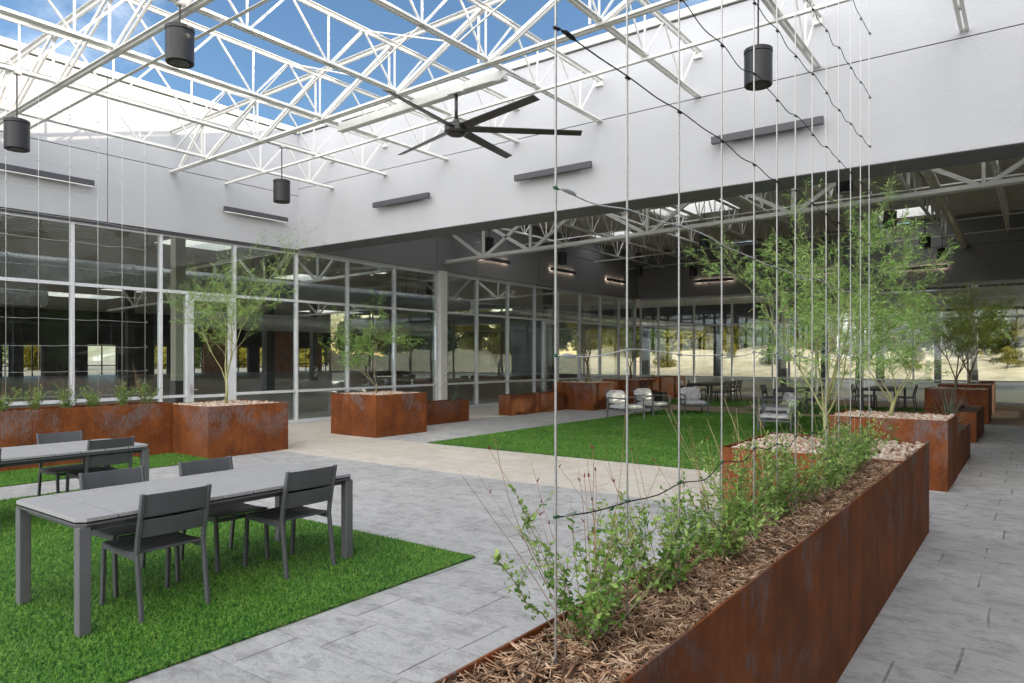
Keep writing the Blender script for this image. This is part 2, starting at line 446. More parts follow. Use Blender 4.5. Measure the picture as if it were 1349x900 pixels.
# left wall above the glazing, in front of the hall (two storeys of stucco with reveals cut as real gaps)
def stucco_run(label, horizontal, c0, c1, a0, a1, z0, z1, joints_a, zj, cap, base):
    """panels of one wall; horizontal='x': wall runs along X between a0..a1 and is c0..c1 thick in Y; 'y' the other way."""
    t = thing('stucco_wall', base, label, 'wall')
    ed = [a0] + sorted(joints_a) + [a1]
    g = .008
    zt_ = z1 - (.03 if cap else 0)
    zs = [z0, zj, zt_] if zj else [z0, zt_]
    for i in range(len(ed) - 1):
        for j in range(len(zs) - 1):
            b0, b1 = ed[i] + (g if i else 0), ed[i+1] - (g if i < len(ed) - 2 else 0)
            k0, k1 = zs[j] + (g if j else 0), zs[j+1] - (g if j < len(zs) - 2 else 0)
            mb = MB()
            if horizontal == 'x': mb.box(b0, b1, c0, c1, k0, k1)
            else: mb.box(c0, c1, b0, b1, k0, k1)
            obj('wall_panel', mb, M['stucco'], t)
    core = MB(); e = .025
    if horizontal == 'x': core.box(a0+e, a1-e, c0+e, c1-e, z0+e, z1-e)
    else: core.box(c0+e, c1-e, a0+e, a1-e, z0+e, z1-e)
    obj('reveal_backing', core, M['grey_reveal'], t)
    if cap:
        mb = MB(); o = .05
        if horizontal == 'x': mb.box(a0, a1, c0-o, c1+o, z1+.001, z1+.14)
        else: mb.box(c0-o, c1+o, a0, a1, z1+.001, z1+.14)
        obj('parapet_cap', mb, M['roof_white'], t)
    return t
stucco_run('long pale stucco upper wall on the left, its top washed by low sun', 'y', XF-.40, XF, YS, YH-.002, 4.60, ZP-.14, [6.86], 6.02, True, (XF, 2, 4.6))
hw = stucco_run('pale grey stucco wall hanging over the open side of the courtyard, joists landing on it', 'x', YH, YH+.80, XF, XR+6, ZH, ZP-.14, [], 6.21, True, (-8, YH, ZH))
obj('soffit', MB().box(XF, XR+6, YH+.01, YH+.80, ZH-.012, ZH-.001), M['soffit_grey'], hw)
ul = thing('stucco_wall', (XF, 22, 4.6), 'stucco band coloured as shaded above the left glazing under the covered roof', 'wall')
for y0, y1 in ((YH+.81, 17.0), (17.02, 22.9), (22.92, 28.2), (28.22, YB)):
    obj('wall_panel', MB().box(XF-.4, XF, y0, y1, 4.60, 6.00), M['stucco_shaded'], ul)
    obj('wall_panel', MB().box(XF-.4, XF, y0, y1, 6.02, 6.98), M['stucco_shaded'], ul)
obj('reveal_backing', MB().box(XF-.38, XF-.03, YH+.9, YB, 4.65, 6.95), M['grey_reveal'], ul)
ub = thing('stucco_wall', (-6, YB, 4.6), 'stucco band coloured as shaded above the rear glazing at the end of the covered area', 'wall')
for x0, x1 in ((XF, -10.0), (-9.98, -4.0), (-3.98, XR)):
    obj('wall_panel', MB().box(x0, x1, YB, YB+.4, 4.60, 5.98), M['stucco_shaded'], ub)
    obj('wall_panel', MB().box(x0, x1, YB, YB+.4, 6.0, zt(x0)+.02), M['stucco_shaded'], ub)
obj('reveal_backing', MB().box(XF+.1, XR-.1, YB+.03, YB+.38, 4.65, 6.6), M['grey_reveal'], ub)
stucco_run('plain stucco wall closing the right side of the walkway', 'y', XR, XR+.4, YS, YB, 4.6, ZP-.14, [2, 12, 22], 6.1, False, (XR, 10, 4.6))
dw = thing('dark_backing', (XR+4, 10, 0), 'unseen dark backing added behind the right glazing to keep reflections dark', 'wall')  # backing out of view, added so the glass opposite mirrors something dark
obj('wall_panel', MB().box(XR+4, XR+4.2, YS, YB, -.05, 4.9), M['dark_wall'], dw)  # the added unseen backing itself, kept dark for the reflections
obj('backing_lid', MB().box(XR+.41, XR+4, YS, YB, 4.75, 4.9), M['dark_wall'], dw)
# ------------------------------------------------------------------ glazing
def curtain(label, axis, c, pos, z_levels, doors, group=None, wide=()):
    """storefront glazing: pos = mullion centres along the wall; doors = {bay index: (jamb, hinge side handle offset)}"""
    mid = pos[len(pos)//2]
    base = (c, mid, 0) if axis == 'y' else (mid, c, 0)
    t = thing('curtain_wall', base, label, 'glazed wall')
    sgn = 1 if axis == 'y' else -1                     # side the courtyard lies on
    def bx(mb, a0, a1, z0, z1, d0, d1):
        lo, hi = sorted((c + sgn*d0, c + sgn*d1))
        if axis == 'y': mb.box(lo, hi, a0, a1, z0, z1)
        else: mb.box(a0, a1, lo, hi, z0, z1)
        return mb
    H = z_levels[-1]
    for i, p in enumerate(pos):
        obj('mullion', bx(MB(), p-.032, p+.032, 0, H, -.13, 0.0), M['alu'], t, bevel=.004)
    for i in range(len(pos) - 1):
        a0, a1 = pos[i] + .033, pos[i+1] - .033
        if i in doors:
            j = doors[i]
            obj('mullion', bx(MB(), j-.032, j+.032, 0, z_levels[2]-.04, -.13, 0), M['alu'], t, bevel=.004)
            for z in (z_levels[2], z_levels[3]):
                zz = z - (.07 if z == z_levels[3] else 0)
                obj('transom', bx(MB(), a0, a1, zz-.035, zz+.035, -.12, -.008), M['alu'], t)
            obj('transom', bx(MB(), a0, j-.033, .0, .11, -.12, -.008), M['alu'], t)
            obj('transom', bx(MB(), a0, j-.033, z_levels[1]-.03, z_levels[1]+.03, -.12, -.008), M['alu'], t)
            obj('glass_pane', bx(MB(), a0, j-.033, .112, z_levels[1]-.031, -.07, -.06), M['glass'], t)
            obj('glass_pane', bx(MB(), a0, j-.033, z_levels[1]+.031, z_levels[2]-.036, -.07, -.06), M['glass'], t)
            obj('glass_pane', bx(MB(), a0, a1, z_levels[2]+.036, z_levels[3]-.106, -.07, -.06), M['glass'], t)
            d0, d1 = j + .037, a1 - .004
            dz = z_levels[2] - .04
            mb = MB(); w = .13
            bx(mb, d0, d0+w, .012, dz, -.085, -.03); bx(mb, d1-w, d1, .012, dz, -.085, -.03)
            bx(mb, d0+w, d1-w, .012, .27, -.084, -.031); bx(mb, d0+w, d1-w, dz-.13, dz, -.084, -.031)
            bx(mb, d0+w, d1-w, .80, .87, -.084, -.031)
            door = obj('door', mb, M['alu'], t, bevel=.004)
            g = MB(); bx(g, d0+w, d1-w, .271, .799, -.062, -.052); bx(g, d0+w, d1-w, .871, dz-.131, -.062, -.052)
            obj('glass_pane', g, M['glass'], door)
            h = MB(); bx(h, d0+.04, d0+.09, .90, 1.12, -.03, -.018); bx(h, d0+.055, d0+.19, .985, 1.01, .012, .028); bx(h, d0+.055, d0+.08, .985, 1.01, -.02, .02)
            obj('handle', h, M['turnbuckle'], door)
            continue
        for k, z in enumerate(z_levels):
            hz = .05 if k == 0 else (.06 if k == len(z_levels)-1 else .033)
            zc = hz if k == 0 else (z - hz if k == len(z_levels)-1 else z)
            obj('transom', bx(MB(), a0, a1, zc-hz, zc+hz, -.12, -.008), M['alu'], t)
        zz = [.101, z_levels[1]-.034, z_levels[1]+.034, z_levels[2]-.034, z_levels[2]+.034, H-.121]
        for k in range(3):
            obj('glass_pane', bx(MB(), a0, a1, zz[2*k], zz[2*k+1], -.07, -.06), M['glass'], t)
    return t
ZL = [0, .86, 3.25, 4.598]
posA = [-6.6, -4.8, -3.0, -1.2, .6, 2.4, 4.40, 6.22, 8.03, 9.85, 11.66, 13.40, 15.24, 17.13]
posB = [17.52, 19.22, 21.03, 22.78, 24.45, 26.20, 27.98, 29.75, YB-.05]
posC = [XF+.10] + [-14.66 + 1.8*k for k in range(10)] + [XR-.05]
cl = curtain('storefront glazing along the left wall before the white column, door behind the slender tree', 'y', XF-.06, posA, ZL, {8: 8.64})
obj('head_shade_strip', MB().box(XF-.058, XF-.012, posA[0], YH, 4.53, 4.597), M['grey_reveal'], cl)  # dark strip painted in for the recess shade at the glass head
curtain('storefront glazing of the left wall beyond the white column, deep under the covered roof', 'y', XF-.06, posB, ZL, {3: 23.42})
curtain('storefront glazing across the rear wall, golden trees and pale bank seen through it', 'x', YB+.06, posC, ZL, {})
curtain('unseen storefront glazing added along the right side of the walkway', 'y', XR+.06, [-6.6 + 2.0*k for k in range(20)], ZL, {})  # out of view, added instead of pale wall to darken reflections
col = thing('wall_column', (XF-.02, 17.325, 0), 'wide white column splitting the left glazing, small outlet boxes on it', 'column')
obj('column_shaft', MB().box(XF-.20, XF+.06, 17.165, 17.487, 0, 4.598), M['white_steel'], col, bevel=.01)
for z in (.93, 1.16):
    b = obj('outlet_box', MB().box(XF+.061, XF+.12, 17.38, 17.46, z, z+.12), M['roof_white'], col, bevel=.006)
    obj('outlet_cover', MB().box(XF+.1205, XF+.132, 17.40, 17.44, z+.03, z+.09), M['lamp_black'], b)

# ------------------------------------------------------------------ joists over the courtyard
def chord(mb, x, y0, y1, z, up):
    """double angle chord with a slot; up=True: vertical legs point up (bottom chord)"""
    s = 1 if up else -1
    for d in (-1, 1):
        mb.box(*sorted((x + d*.012, x + d*.058)), y0, y1, *sorted((z, z + s*.007)))
        mb.box(*sorted((x + d*.014, x + d*.021)), y0, y1, *sorted((z + s*.008, z + s*.060)))
    return mb
JX = [-.8 - 1.93*k for k in range(8)]
panels = [10.94 - 1.36*k for k in range(13)]
D = .80
j0 = thing('roof_joist', (0, 0, 0), '', 'steel joist', 'white steel joists crossing the open courtyard')
obj('bottom_chord', chord(MB(), 0, YS+.02, YH-.003, 0, True), M['white_steel'], j0)
obj('top_chord', chord(MB(), 0, YS+.02, YH-.003, D, False), M['white_steel'], j0)
obj('bearing_shoe', MB().box(-.075, .075, YH-.06, YH-.0025, D-.14, D-.062), M['white_steel'], j0)
for i, y in enumerate(panels):
    obj('vertical_web', MB().bar((0, y, .03), (0, y, D-.03), .022, .028, (0,1,0)), M['white_steel'], j0)
    for d in (-1, 1):
        ye = min(y + d*.66, YH-.12)
        obj('diagonal_web', MB().bar((0, y+d*.03, .035), (0, ye, D-.035), .022, .030), M['white_steel'], j0)
jl = ['beside the right-hand wall, over the walkway', 'over the long rusty planter, a cylinder lamp hanging from it', 'landing right of the middle wall lamp of the header wall',
      'right of the ceiling fan', 'left of the ceiling fan, nearest lamp hanging from it', 'landing above the left lamp of the header wall',
      'carrying two hanging cylinder lamps near the left wall', 'closest to the sunlit left wall']
joists = []
for i, x in enumerate(JX):
    o = j0 if i == 0 else dup(j0)
    o.location = (x, 0, zb(x)); o['label'] = 'white open web steel joist ' + jl[i]; joists.append(o)
def girder(y, label, deep):
    t = thing('roof_girder', (-8, y, zb(-8)), label, 'steel girder', 'white cross girders of the open roof')
    def ch(mb, z0, s):
        for d in (-1, 1):
            for (u0, u1, w0, w1) in ((.016, .066, 0, .008), (.016, .023, .009, .06)):
                a, b = sorted((y + d*u0, y + d*u1)); c0, c1 = sorted((z0 + s*w0, z0 + s*w1))
                poly = [(XF+.005, zb(XF) + c0), (XR-.01, zb(XR) + c0), (XR-.01, zb(XR) + c1), (XF+.005, zb(XF) + c1)]
                mb.prism(poly, 'y', a, b)
        return mb
    obj('bottom_chord', ch(MB(), -.070, 1), M['white_steel'], t)
    obj('top_chord', ch(MB(), D+.070, -1), M['white_steel'], t)
    xs = [XF+.3] + JX[::-1] + [XR-.3]
    for i in range(len(xs) - 1):
        a, b = xs[i], xs[i+1]
        mb = MB()
        for d in (-.034, .034):
            mb.bar((a+.05, y+d, zb(a)-.02), (b-.05, y+d, zb(b)+D+.02), .022, .055)
        obj('diagonal_web', mb, M['white_steel'], t)
        obj('vertical_web', MB().bar((b-.16, y, zb(b)+.01), (b-.16, y, zb(b)+D-.03), .03, .03), M['white_steel'], t)
    return t
girder(4.66, 'white cross girder nearest the camera, running through the joists to the left wall', 1)
girder(8.25, 'white cross girder beside the ceiling fan, running through the joists to the left wall', 1)
def bridging(y, w, label, z=0.0):
    mb = MB().prism([(XF+.005, zb(XF)-.012+z), (XR-.01, zb(XR)-.012+z), (XR-.01, zb(XR)-.012-w+z), (XF+.005, zb(XF)-.012-w+z)], 'y', y-.006, y)
    mb.prism([(XF+.005, zb(XF)-.012-w+z), (XR-.01, zb(XR)-.012-w+z), (XR-.01, zb(XR)-.02-w+z), (XF+.005, zb(XF)-.02-w+z)], 'y', y-.055, y)
    return tag(obj('bridging_angle', mb, M['white_steel']), label, 'steel angle', 'white bridging angles under the joists')
bridging(9.58, .06, 'thicker white bridging angle under the joists, next to the header wall')
bridging(5.16, .035, 'white bridging angle under the joists just behind the nearest girder')
def xbridge(y, label):
    t = thing('cross_bridging', (-8, y, 6.5), label, 'steel bracing', 'thin crossed braces between joists')
    for a, b in zip(JX[:-1], JX[1:]):
        obj('brace', MB().bar((a-.03, y, zb(a)+.04), (b+.03, y, zb(b)+D-.04), .02, .02), M['white_steel'], t)
        obj('brace', MB().bar((a-.03, y+.025, zb(a)+D-.04), (b+.03, y+.025, zb(b)+.04), .02, .02), M['white_steel'], t)
xbridge(7.55, 'thin white crossed braces between joists in front of the fan girder')
xbridge(2.9, 'thin white crossed braces between joists nearest the camera')
bm = thing('fan_support_beam', (-7.55, 8.70, 6.1), 'short white tube beam between two joists, carrying the ceiling fan', 'steel beam')
obj('tube', MB().prism([(JX[5]+.02, zb(JX[5])-.15), (JX[3]+.03, zb(JX[3])-.15), (JX[3]+.03, zb(JX[3])-.006), (JX[5]+.02, zb(JX[5])-.006)], 'y', 8.60, 8.74), M['white_steel'], bm, bevel=.006)
obj('conduit', MB().tube([(-7.35, 8.60, 6.03), (-7.0, 8.60, 6.035), (-6.75, 8.59, 6.03), (-6.60, 8.58, 6.0), (-6.50, 8.58, 6.08), (-6.50, 9.4, 6.165)], .011, 6), M['turnbuckle'], bm, smooth=True)

# ------------------------------------------------------------------ ceiling fan
fx, fy, fz = -7.54, 8.64, 5.42
fan = thing('ceiling_fan', (fx, fy, fz), 'large dark five blade ceiling fan hanging from the white roof steel', 'fan')
obj('mounting_plate', MB().box(fx-.14, fx+.14, fy-.07, fy+.07, 6.012, 6.024), M['turnbuckle'], fan)
obj('downrod', MB().tube([(fx, fy, 5.58), (fx, fy, 6.01)], .028, 12), M['fan_dark'], fan, smooth=True)
obj('motor', MB().lathe(fx, fy, [(.0, 5.62), (.05, 5.60), (.06, 5.55), (.17, 5.52), (.19, 5.49), (.19, 5.40), (.16, 5.37), (.0, 5.365)], 36), M['fan_dark'], fan, bevel=.004)
obj('light_grille', MB().lathe(fx, fy, [(.0, 5.364), (.13, 5.363), (.14, 5.355), (.12, 5.345), (.0, 5.343)], 28), M['lens_off'], fan)
for (tx, ty) in ((-6.03, 10.03), (-5.71, 8.26), (-9.32, 9.12), (-7.82, 10.42), (-7.24, 6.80)):
    a = math.atan2(ty-8.62, tx+7.54); L = math.hypot(ty-8.62, tx+7.54)
    d = Vector((math.cos(a), math.sin(a), 0)); s = Vector((-math.sin(a), math.cos(a), 0)); mb = MB()
    c0 = Vector((fx, fy, 5.45)); vv = []; st = 8
    for i in range(st + 1):
        r = .17 + (L - .17) * i / st; w = .085 - .02 * i / st; tilt = .16
        for (q, zz) in ((-w, .5), (-w*.3, .12), (w*.4, -.3), (w, -.5)):
            p = c0 + d*r + s*q + Vector((0,0, zz*tilt*.24)); vv.append(p)
    ff = []
    for i in range(st):
        for q in range(3): ff.append((i*4+q, i*4+q+1, i*4+q+5, i*4+q+4))
    n = len(vv); vv += [p + Vector((0,0,.012)) for p in vv]
    ff2 = [tuple(x + n for x in f[::-1]) for f in ff]
    edge = [(i*4, i*4+4, n+i*4+4, n+i*4) for i in range(st)] + [(i*4+7, i*4+3, n+i*4+3, n+i*4+7) for i in range(st)]
    endc = [(q+1, q, n+q, n+q+1) for q in range(3)] + [(st*4+q, st*4+q+1, n+st*4+q+1, n+st*4+q) for q in range(3)]
    mb.add(vv, ff + ff2 + edge + endc)
    obj('blade', mb, M['fan_dark'], fan)

# ------------------------------------------------------------------ pendant lamps
def pendant_proto():
    t = thing('pendant_lamp', (0,0,0), '', 'lamp', 'black cylinder lamps on stems')
    obj('shade', MB().lathe(0, 0, [(.12, .02), (.158, .0), (.166, .01), (.166, .385), (.160, .395), (.170, .396), (.170, .44), (.15, .452), (.0, .453)], 40), M['lamp_black'], t)
    obj('lens', MB().lathe(0, 0, [(.0, .006), (.115, .006), (.115, .019), (.0, .019)], 28), M['lens_off'], t)
    return t
PL = [(JX[4], 4.57, 5.39, 'black cylinder lamp nearest the camera, high against the blue sky'),
      (JX[6], 4.11, 4.89, 'black cylinder lamp at the left edge above the long wall lamp'),
      (JX[6], 8.78, 4.92, 'small black cylinder lamp in front of the left wall corner'),
      (JX[1], 8.73, 5.07, 'black cylinder lamp on the right, above the planter cables')]
cov = [(-14.6, 18.4, 'black cylinder lamp under the roof edge, hanging before the near end of the left band'), (-14.4, 22.6, 'black cylinder lamp under the roof, above the second shaded wall lamp'),
       (-13.9, 28.0, 'black cylinder lamp hanging by the far left corner'), (-11.9, 29.2, 'black cylinder lamp before the rear wall, left of its wall lamp'),
       (-8.6, 22.0, 'black cylinder lamp hanging under the roof, left of the feathery tree'), (-3.2, 21.6, 'black cylinder lamp hanging among the tips of the big feathery tree'),
       (-2.9, 26.4, 'black cylinder lamp hanging before the white skylight on the right'), (-2.75, 30.0, 'farthest black cylinder lamp, close to the rear wall lamp on the right'),
       (-3.3, 16.4, 'black cylinder lamp half hidden by the lower edge of the header wall')]
pp = pendant_proto()
first = True
for (x, y, z, lb) in PL + [(x, y, None, lb) for (x, y, lb) in cov]:
    if z is None:
        z = 5.28; top = zt(x) - .12
    else: top = zb(x) + .0
    if first: o = pp; first = False
    else: o = dup(pp); 
    for ch in [c for c in o.children if c.name.startswith(('stem', 'canopy'))]: bpy.data.objects.remove(ch)
    o.location = (x, y, z); o['label'] = lb
    obj('stem', MB().tube([(x, y, z+.45), (x, y, top-.02)], .011, 8), M['lamp_black'], o)
    obj('canopy', MB().lathe(x, y, [(.0, top-.035), (.05, top-.034), (.062, top-.02), (.062, top-.004), (.0, top-.004)], 24), M['white_steel'], o)

# ------------------------------------------------------------------ linear wall lamps
def wall_lamp(axis, a0, a1, c, z, lens, label):
    """axis 'y': on the left wall (faces +X); 'x': on a wall facing -Y"""
    base = (c, (a0+a1)/2, z) if axis == 'y' else ((a0+a1)/2, c, z)
    t = thing('wall_lamp', base, label, 'lamp', 'linear wall lamps on the stucco')
    def bx(a, b, d0, d1, z0, z1):
        return MB().box(c+d0, c+d1, a, b, z0, z1) if axis == 'y' else MB().box(a, b, c-d1, c-d0, z0, z1)
    obj('housing', bx(a0, a1, .075, .155, z-.06, z+.06), M['wall_lamp'], t, bevel=.004)
    obj('back_plate', bx(a0+.3, a1-.3, .001, .064, z-.018, z+.018), M['lamp_black'], t)
    obj('lens', bx(a0+.04, a1-.04, .066, .0745, z-.03, z+.03), lens, t)
    if lens is M['lens_dim']: obj('diffuser', bx(a0+.01, a1-.01, .10, .154, z-.07, z-.0605), M['lens_line'], t)
wall_lamp('y', 4.74, 6.54, XF, 5.33, M['lens_dim'], 'dark linear wall lamp cut by the left picture edge, on the left stucco wall')
wall_lamp('y', 9.45, 11.22, XF, 5.31, M['lens_dim'], 'dark linear wall lamp on the left stucco wall, beside the corner')
wall_lamp('x', -12.67, -10.87, YH, 5.37, M['lens_off'], 'shortest looking slate wall lamp, left end of the header wall')
wall_lamp('x', -8.49, -6.71, YH, 5.38, M['lens_off'], 'slate wall lamp on the header wall below the ceiling fan')
wall_lamp('x', -4.38, -2.62, YH, 5.39, M['lens_off'], 'slate wall lamp on the header wall behind the black drip lines')
wall_lamp('y', 14.6, 15.9, XF, 5.55, M['lens_off'], 'unlit wall lamp in the shade just under the header wall')
wall_lamp('y', 19.1, 20.85, XF, 5.25, M['lens_warm'], 'lit wall lamp on the shaded left band, nearest of three, behind the truss')
wall_lamp('y', 23.62, 25.47, XF, 5.31, M['lens_warm'], 'lit wall lamp on the shaded left band, middle of its three')
wall_lamp('y', 28.2, 30.06, XF, 5.30, M['lens_warm'], 'lit wall lamp on the shaded left band, nearest the far corner')
wall_lamp('x', -12.75, -10.9, YB, 5.28, M['lens_warm'], 'lit wall lamp on the rear band, left of the feathery tree')
wall_lamp('x', -8.4, -6.6, YB, 5.33, M['lens_warm'], 'lit wall lamp on the rear band, behind the big feathery tree')
wall_lamp('x', -4.5, -2.7, YB, 5.22, M['lens_warm'], 'lit wall lamp on the rear band, right of the feathery tree')

# ------------------------------------------------------------------ covered roof
def ribbed(mb, x0, x1, y0, y1, z0f):
    p = .152
    n = max(1, int(round((y1 - y0) / p))); dy = (y1 - y0) / n
    prof = []
    for i in range(n):
        a = y0 + i*dy
        prof += [(a, .0), (a+dy*.55, .0), (a+dy*.62, .038), (a+dy*.93, .038)]
    prof.append((y1, 0.0))
    vv = [(x0, y, z0f(x0)+h) for (y, h) in prof] + [(x1, y, z0f(x1)+h) for (y, h) in prof]
    k = len(prof)
    mb.add(vv, [(i, i+k, i+k+1, i+1) for i in range(k-1)])
    mb.box(x0, x1, y0, y1, z0f(x1)+.045, z0f(x1)+.12)
def roof_with_holes(name, label, xs0, xs1, ys0, ys1, holes, zf, curb=True):
    t = thing(name, ((xs0+xs1)/2, (ys0+ys1)/2, zf(xs1)), label, 'roof')
    xs = sorted({xs0, xs1, *[h[0] for h in holes], *[h[1] for h in holes]}); ys = sorted({ys0, ys1, *[h[2] for h in holes], *[h[3] for h in holes]})
    mb = MB()
    for a, b in zip(xs[:-1], xs[1:]):
        for c, d in zip(ys[:-1], ys[1:]):
            if any(h[0] <= (a+b)/2 <= h[1] and h[2] <= (c+d)/2 <= h[3] for h in holes): continue
            ribbed(mb, a, b, c, d, zf)
    obj('deck', mb, M['deck'], t)
    for h in holes:
        z = zf(h[1]) + .02; w = .03
        cb = MB().box(h[0], h[0]+w, h[2], h[3], z, z+.45).box(h[1]-w, h[1], h[2], h[3], z, z+.45).box(h[0]+w, h[1]-w, h[2], h[2]+w, z, z+.45).box(h[0]+w, h[1]-w, h[3]-w, h[3], z, z+.45)
        c_ = obj('skylight', cb, M['white_steel'], t)
        obj('skylight_dome', MB().box(h[0]+w, h[1]-w, h[2]+w, h[3]-w, z+.40, z+.41), M['skylight'], c_)
    return t
roof_with_holes('covered_roof', 'ribbed metal roof deck with white skylights over the covered area, the nearer ones added unseen for light', XF-.1, XR+.4, YH+.8, YB+.4,
    [(-4.9, -3.0, 28.9, 30.9), (-11.2, -8.4, 23.0, 25.0), (-15.3, -13.4, 25.9, 27.4), (-14.6, -12.6, 13.4, 16.6), (-14.6, -12.6, 18.4, 21.6), (-10.3, -8.3, 13.4, 16.6), (-10.3, -8.3, 18.4, 21.4), (-6.2, -4.2, 13.4, 16.6), (-6.2, -4.2, 18.4, 21.6), (-2.2, -.4, 13.4, 16.6), (-2.2, -.4, 18.4, 21.6)], zt)  # openings nearer than the rear bay are added, hidden by the header, as fill
k0 = thing('covered_joist', (0,0,0), '', 'steel joist', 'white steel joists under the covered roof')
obj('bottom_chord', chord(MB(), 0, YH+.85, YB-.02, 0, True), M['white_steel'], k0)
obj('top_chord', chord(MB(), 0, YH+.85, YB-.02, .87, False), M['white_steel'], k0)
mb = MB()
for k in range(14):
    y = 13.2 + 1.36*k
    mb.bar((0, y, .03), (0, y, .84), .026, .03, (0,1,0)).bar((0, y+.03, .03), (0, y+.66, .84), .026, .03).bar((0, y-.03, .03), (0, y-.66, .84), .026, .03)
obj('web', mb, M['white_steel'], k0)
for i, x in enumerate(JX):
    o = k0 if i == 0 else dup(k0)
    o.location = (x, 0, zb(x))
    o['label'] = 'white joist under the covered roof, ' + ['nearest the right wall', 'second from the right wall', 'third from the right wall', 'fourth from the right wall', 'fourth from the left band', 'third from the left band', 'second from the left band', 'nearest the left band'][i]
def big_truss(x0, x1, y, z0, slope, depth, pts, label, name='roof_truss'):
    t = thing(name, ((x0+x1)/2, y, z0), label, 'roof truss')
    zz = lambda x: z0 + slope*(x - XF)
    def ch(off, s):
        mb = MB()
        for d in (-1, 1):
            for (u0, u1, w0, w1) in ((.02, .12, 0, .012), (.02, .032, .013, .11)):
                a, b = sorted((y+d*u0, y+d*u1)); c0, c1 = sorted((off+s*w0, off+s*w1))
                mb.prism([(x0, zz(x0)+c0), (x1, zz(x1)+c0), (x1, zz(x1)+c1), (x0, zz(x0)+c1)], 'y', a, b)
        return mb
    obj('bottom_chord', ch(0, 1), M['white_steel'], t); obj('top_chord', ch(depth, -1), M['white_steel'], t)
    for x in pts:
        if not x0 < x < x1: continue
        obj('vertical_web', MB().bar((x, y, zz(x)+.05), (x, y, zz(x)+depth-.05), .07, .07, (0,1,0)), M['white_steel'], t)
        for d in (-1, 1):
            xe = max(x0+.05, min(x1-.05, x + d*1.8))
            obj('diagonal_web', MB().bar((x+d*.08, y, zz(x)+.06), (xe, y, zz(xe)+depth-.06), .08, .09), M['white_steel'], t)
    return t
big_truss(XF-.02, XR, 17.5, 4.86, .0265, 1.16, [-14.12, -12.3, -8.43, -4.65, -.87], 'heavy white truss under the covered roof, running right from the white column')
for y, dz, lb in ((30.4, .0, 'thin white bridging bar under the covered joists, next to the rear band'), (27.2, .0, 'thin white bridging bar under the covered joists, amid the rear bay'), (21.5, .0, 'thin white bridging bar under the covered joists, behind the heavy truss')):
    mb = MB().prism([(XF+.01, zb(XF)-.012), (XR-.01, zb(XR)-.012), (XR-.01, zb(XR)-.05), (XF+.01, zb(XF)-.05)], 'y', y-.045, y)
    tag(obj('bridging_angle', mb, M['white_steel']), lb, 'steel angle', 'thin bridging bars under the covered roof')
pipe = thing('drain_pipe', (-2.1, 24, 5.9), 'pale insulated drain pipe with couplings under the covered roof on the right', 'pipe')
obj('pipe_run', MB().tube([(-2.05, 13.0, 6.35), (-2.15, YB-.01, 5.95)], .115, 16), M['cream'], pipe, smooth=True)
for y in (16.0, 19.5, 23.0, 26.5, 29.5):
    f = (y-13)/18.5; obj('coupling', MB().tube([(-2.05-.1*f, y, 6.35-.4*f), (-2.05-.1*f, y+.12, 6.35-.4*f)], .135, 16), M['roof_white'], pipe, smooth=True)

# ------------------------------------------------------------------ halls behind the glass
zh = lambda x: 6.55 + .004*(x + 16)
hh = [(-22.0, -19.4, 10.5, 13.5), (-22.0, -19.4, 14.8, 17.0), (-21.5, -18.5, -6, -2), (-22, -18.5, 19.5, 23), (-33, -29, 6, 9), (-48, -44, 28, 33), (-60, -56, 44, 50), (-60, -56, 20, 26), (-22.5, -20.0, 6.0, 9.2), (-29.5, -26.8, 14.6, 17.6), (-36.5, -33.5, 25, 28), (-24, -21.5, 27, 29.5), (-30, -27.5, 1, 3.5), (-26, -22, 36, 41), (-45, -42, 40, 43), (-40, -37.5, 10, 12.5), (-52, -49, 22, 25)]  # many of these openings are added to light the hall and its duct
roof_with_holes('hall_roof', 'dark ribbed roof deck with skylights, many added for light, over the empty hall on the left', -76, XF-.4, -12, 62, hh, zh)
roof_with_holes('rear_hall_roof', 'dark ribbed roof deck over the hall behind the rear glazing', XF-.39, 10, YB+.41, 56, [(-13, -10.5, 36, 39), (-6, -3.6, 36, 39), (-9, -6.6, 45, 48)], lambda x: 6.7)
# far wall of the left hall with big openings
fw = thing('far_wall', (-75, 40, 0), 'dark far wall of the left hall with bright window openings', 'wall')
kx = 75/70.
opn = [(2, 14), (30, 57), (115, 155), (203, 222), (246, 268), (302, 328), (342, 360), (394, 414), (424, 436), (482, 499), (505, 556), (600, 610), (640, 650)]
ofy = 930.; cc, ss = math.cos(R(36.593)), math.sin(R(36.593))
def ywall(px, X0):
    a = (px - 674.5)/930.; return (ss*a + cc) * X0 / (cc*a - ss)
oy = [(ywall(a, -75), ywall(b, -75)) for a, b in opn]
prev = -12
for i, (a, b) in enumerate(oy):
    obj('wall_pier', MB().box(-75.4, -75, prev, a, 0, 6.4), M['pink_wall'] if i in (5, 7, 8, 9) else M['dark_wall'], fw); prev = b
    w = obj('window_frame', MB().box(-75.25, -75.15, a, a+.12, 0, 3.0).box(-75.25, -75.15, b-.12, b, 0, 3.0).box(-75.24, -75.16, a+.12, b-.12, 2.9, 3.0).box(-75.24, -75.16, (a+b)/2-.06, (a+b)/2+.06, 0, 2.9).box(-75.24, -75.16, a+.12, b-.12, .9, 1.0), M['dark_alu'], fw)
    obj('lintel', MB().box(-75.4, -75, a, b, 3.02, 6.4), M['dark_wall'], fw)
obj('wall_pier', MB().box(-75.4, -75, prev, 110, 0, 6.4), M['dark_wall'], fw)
ew = tag(obj('end_wall', MB().box(-75, -37, 62, 62.4, 0, 6.5).box(-37, XF-.42, 62, 62.4, 4.6, 6.5).box(-30.5, -29.8, 62, 62.4, 0, 4.6).box(-23.4, -22.8, 62, 62.4, 0, 4.6), M['dark_wall']), 'dark end wall of the left hall beyond the concrete floor', 'wall')
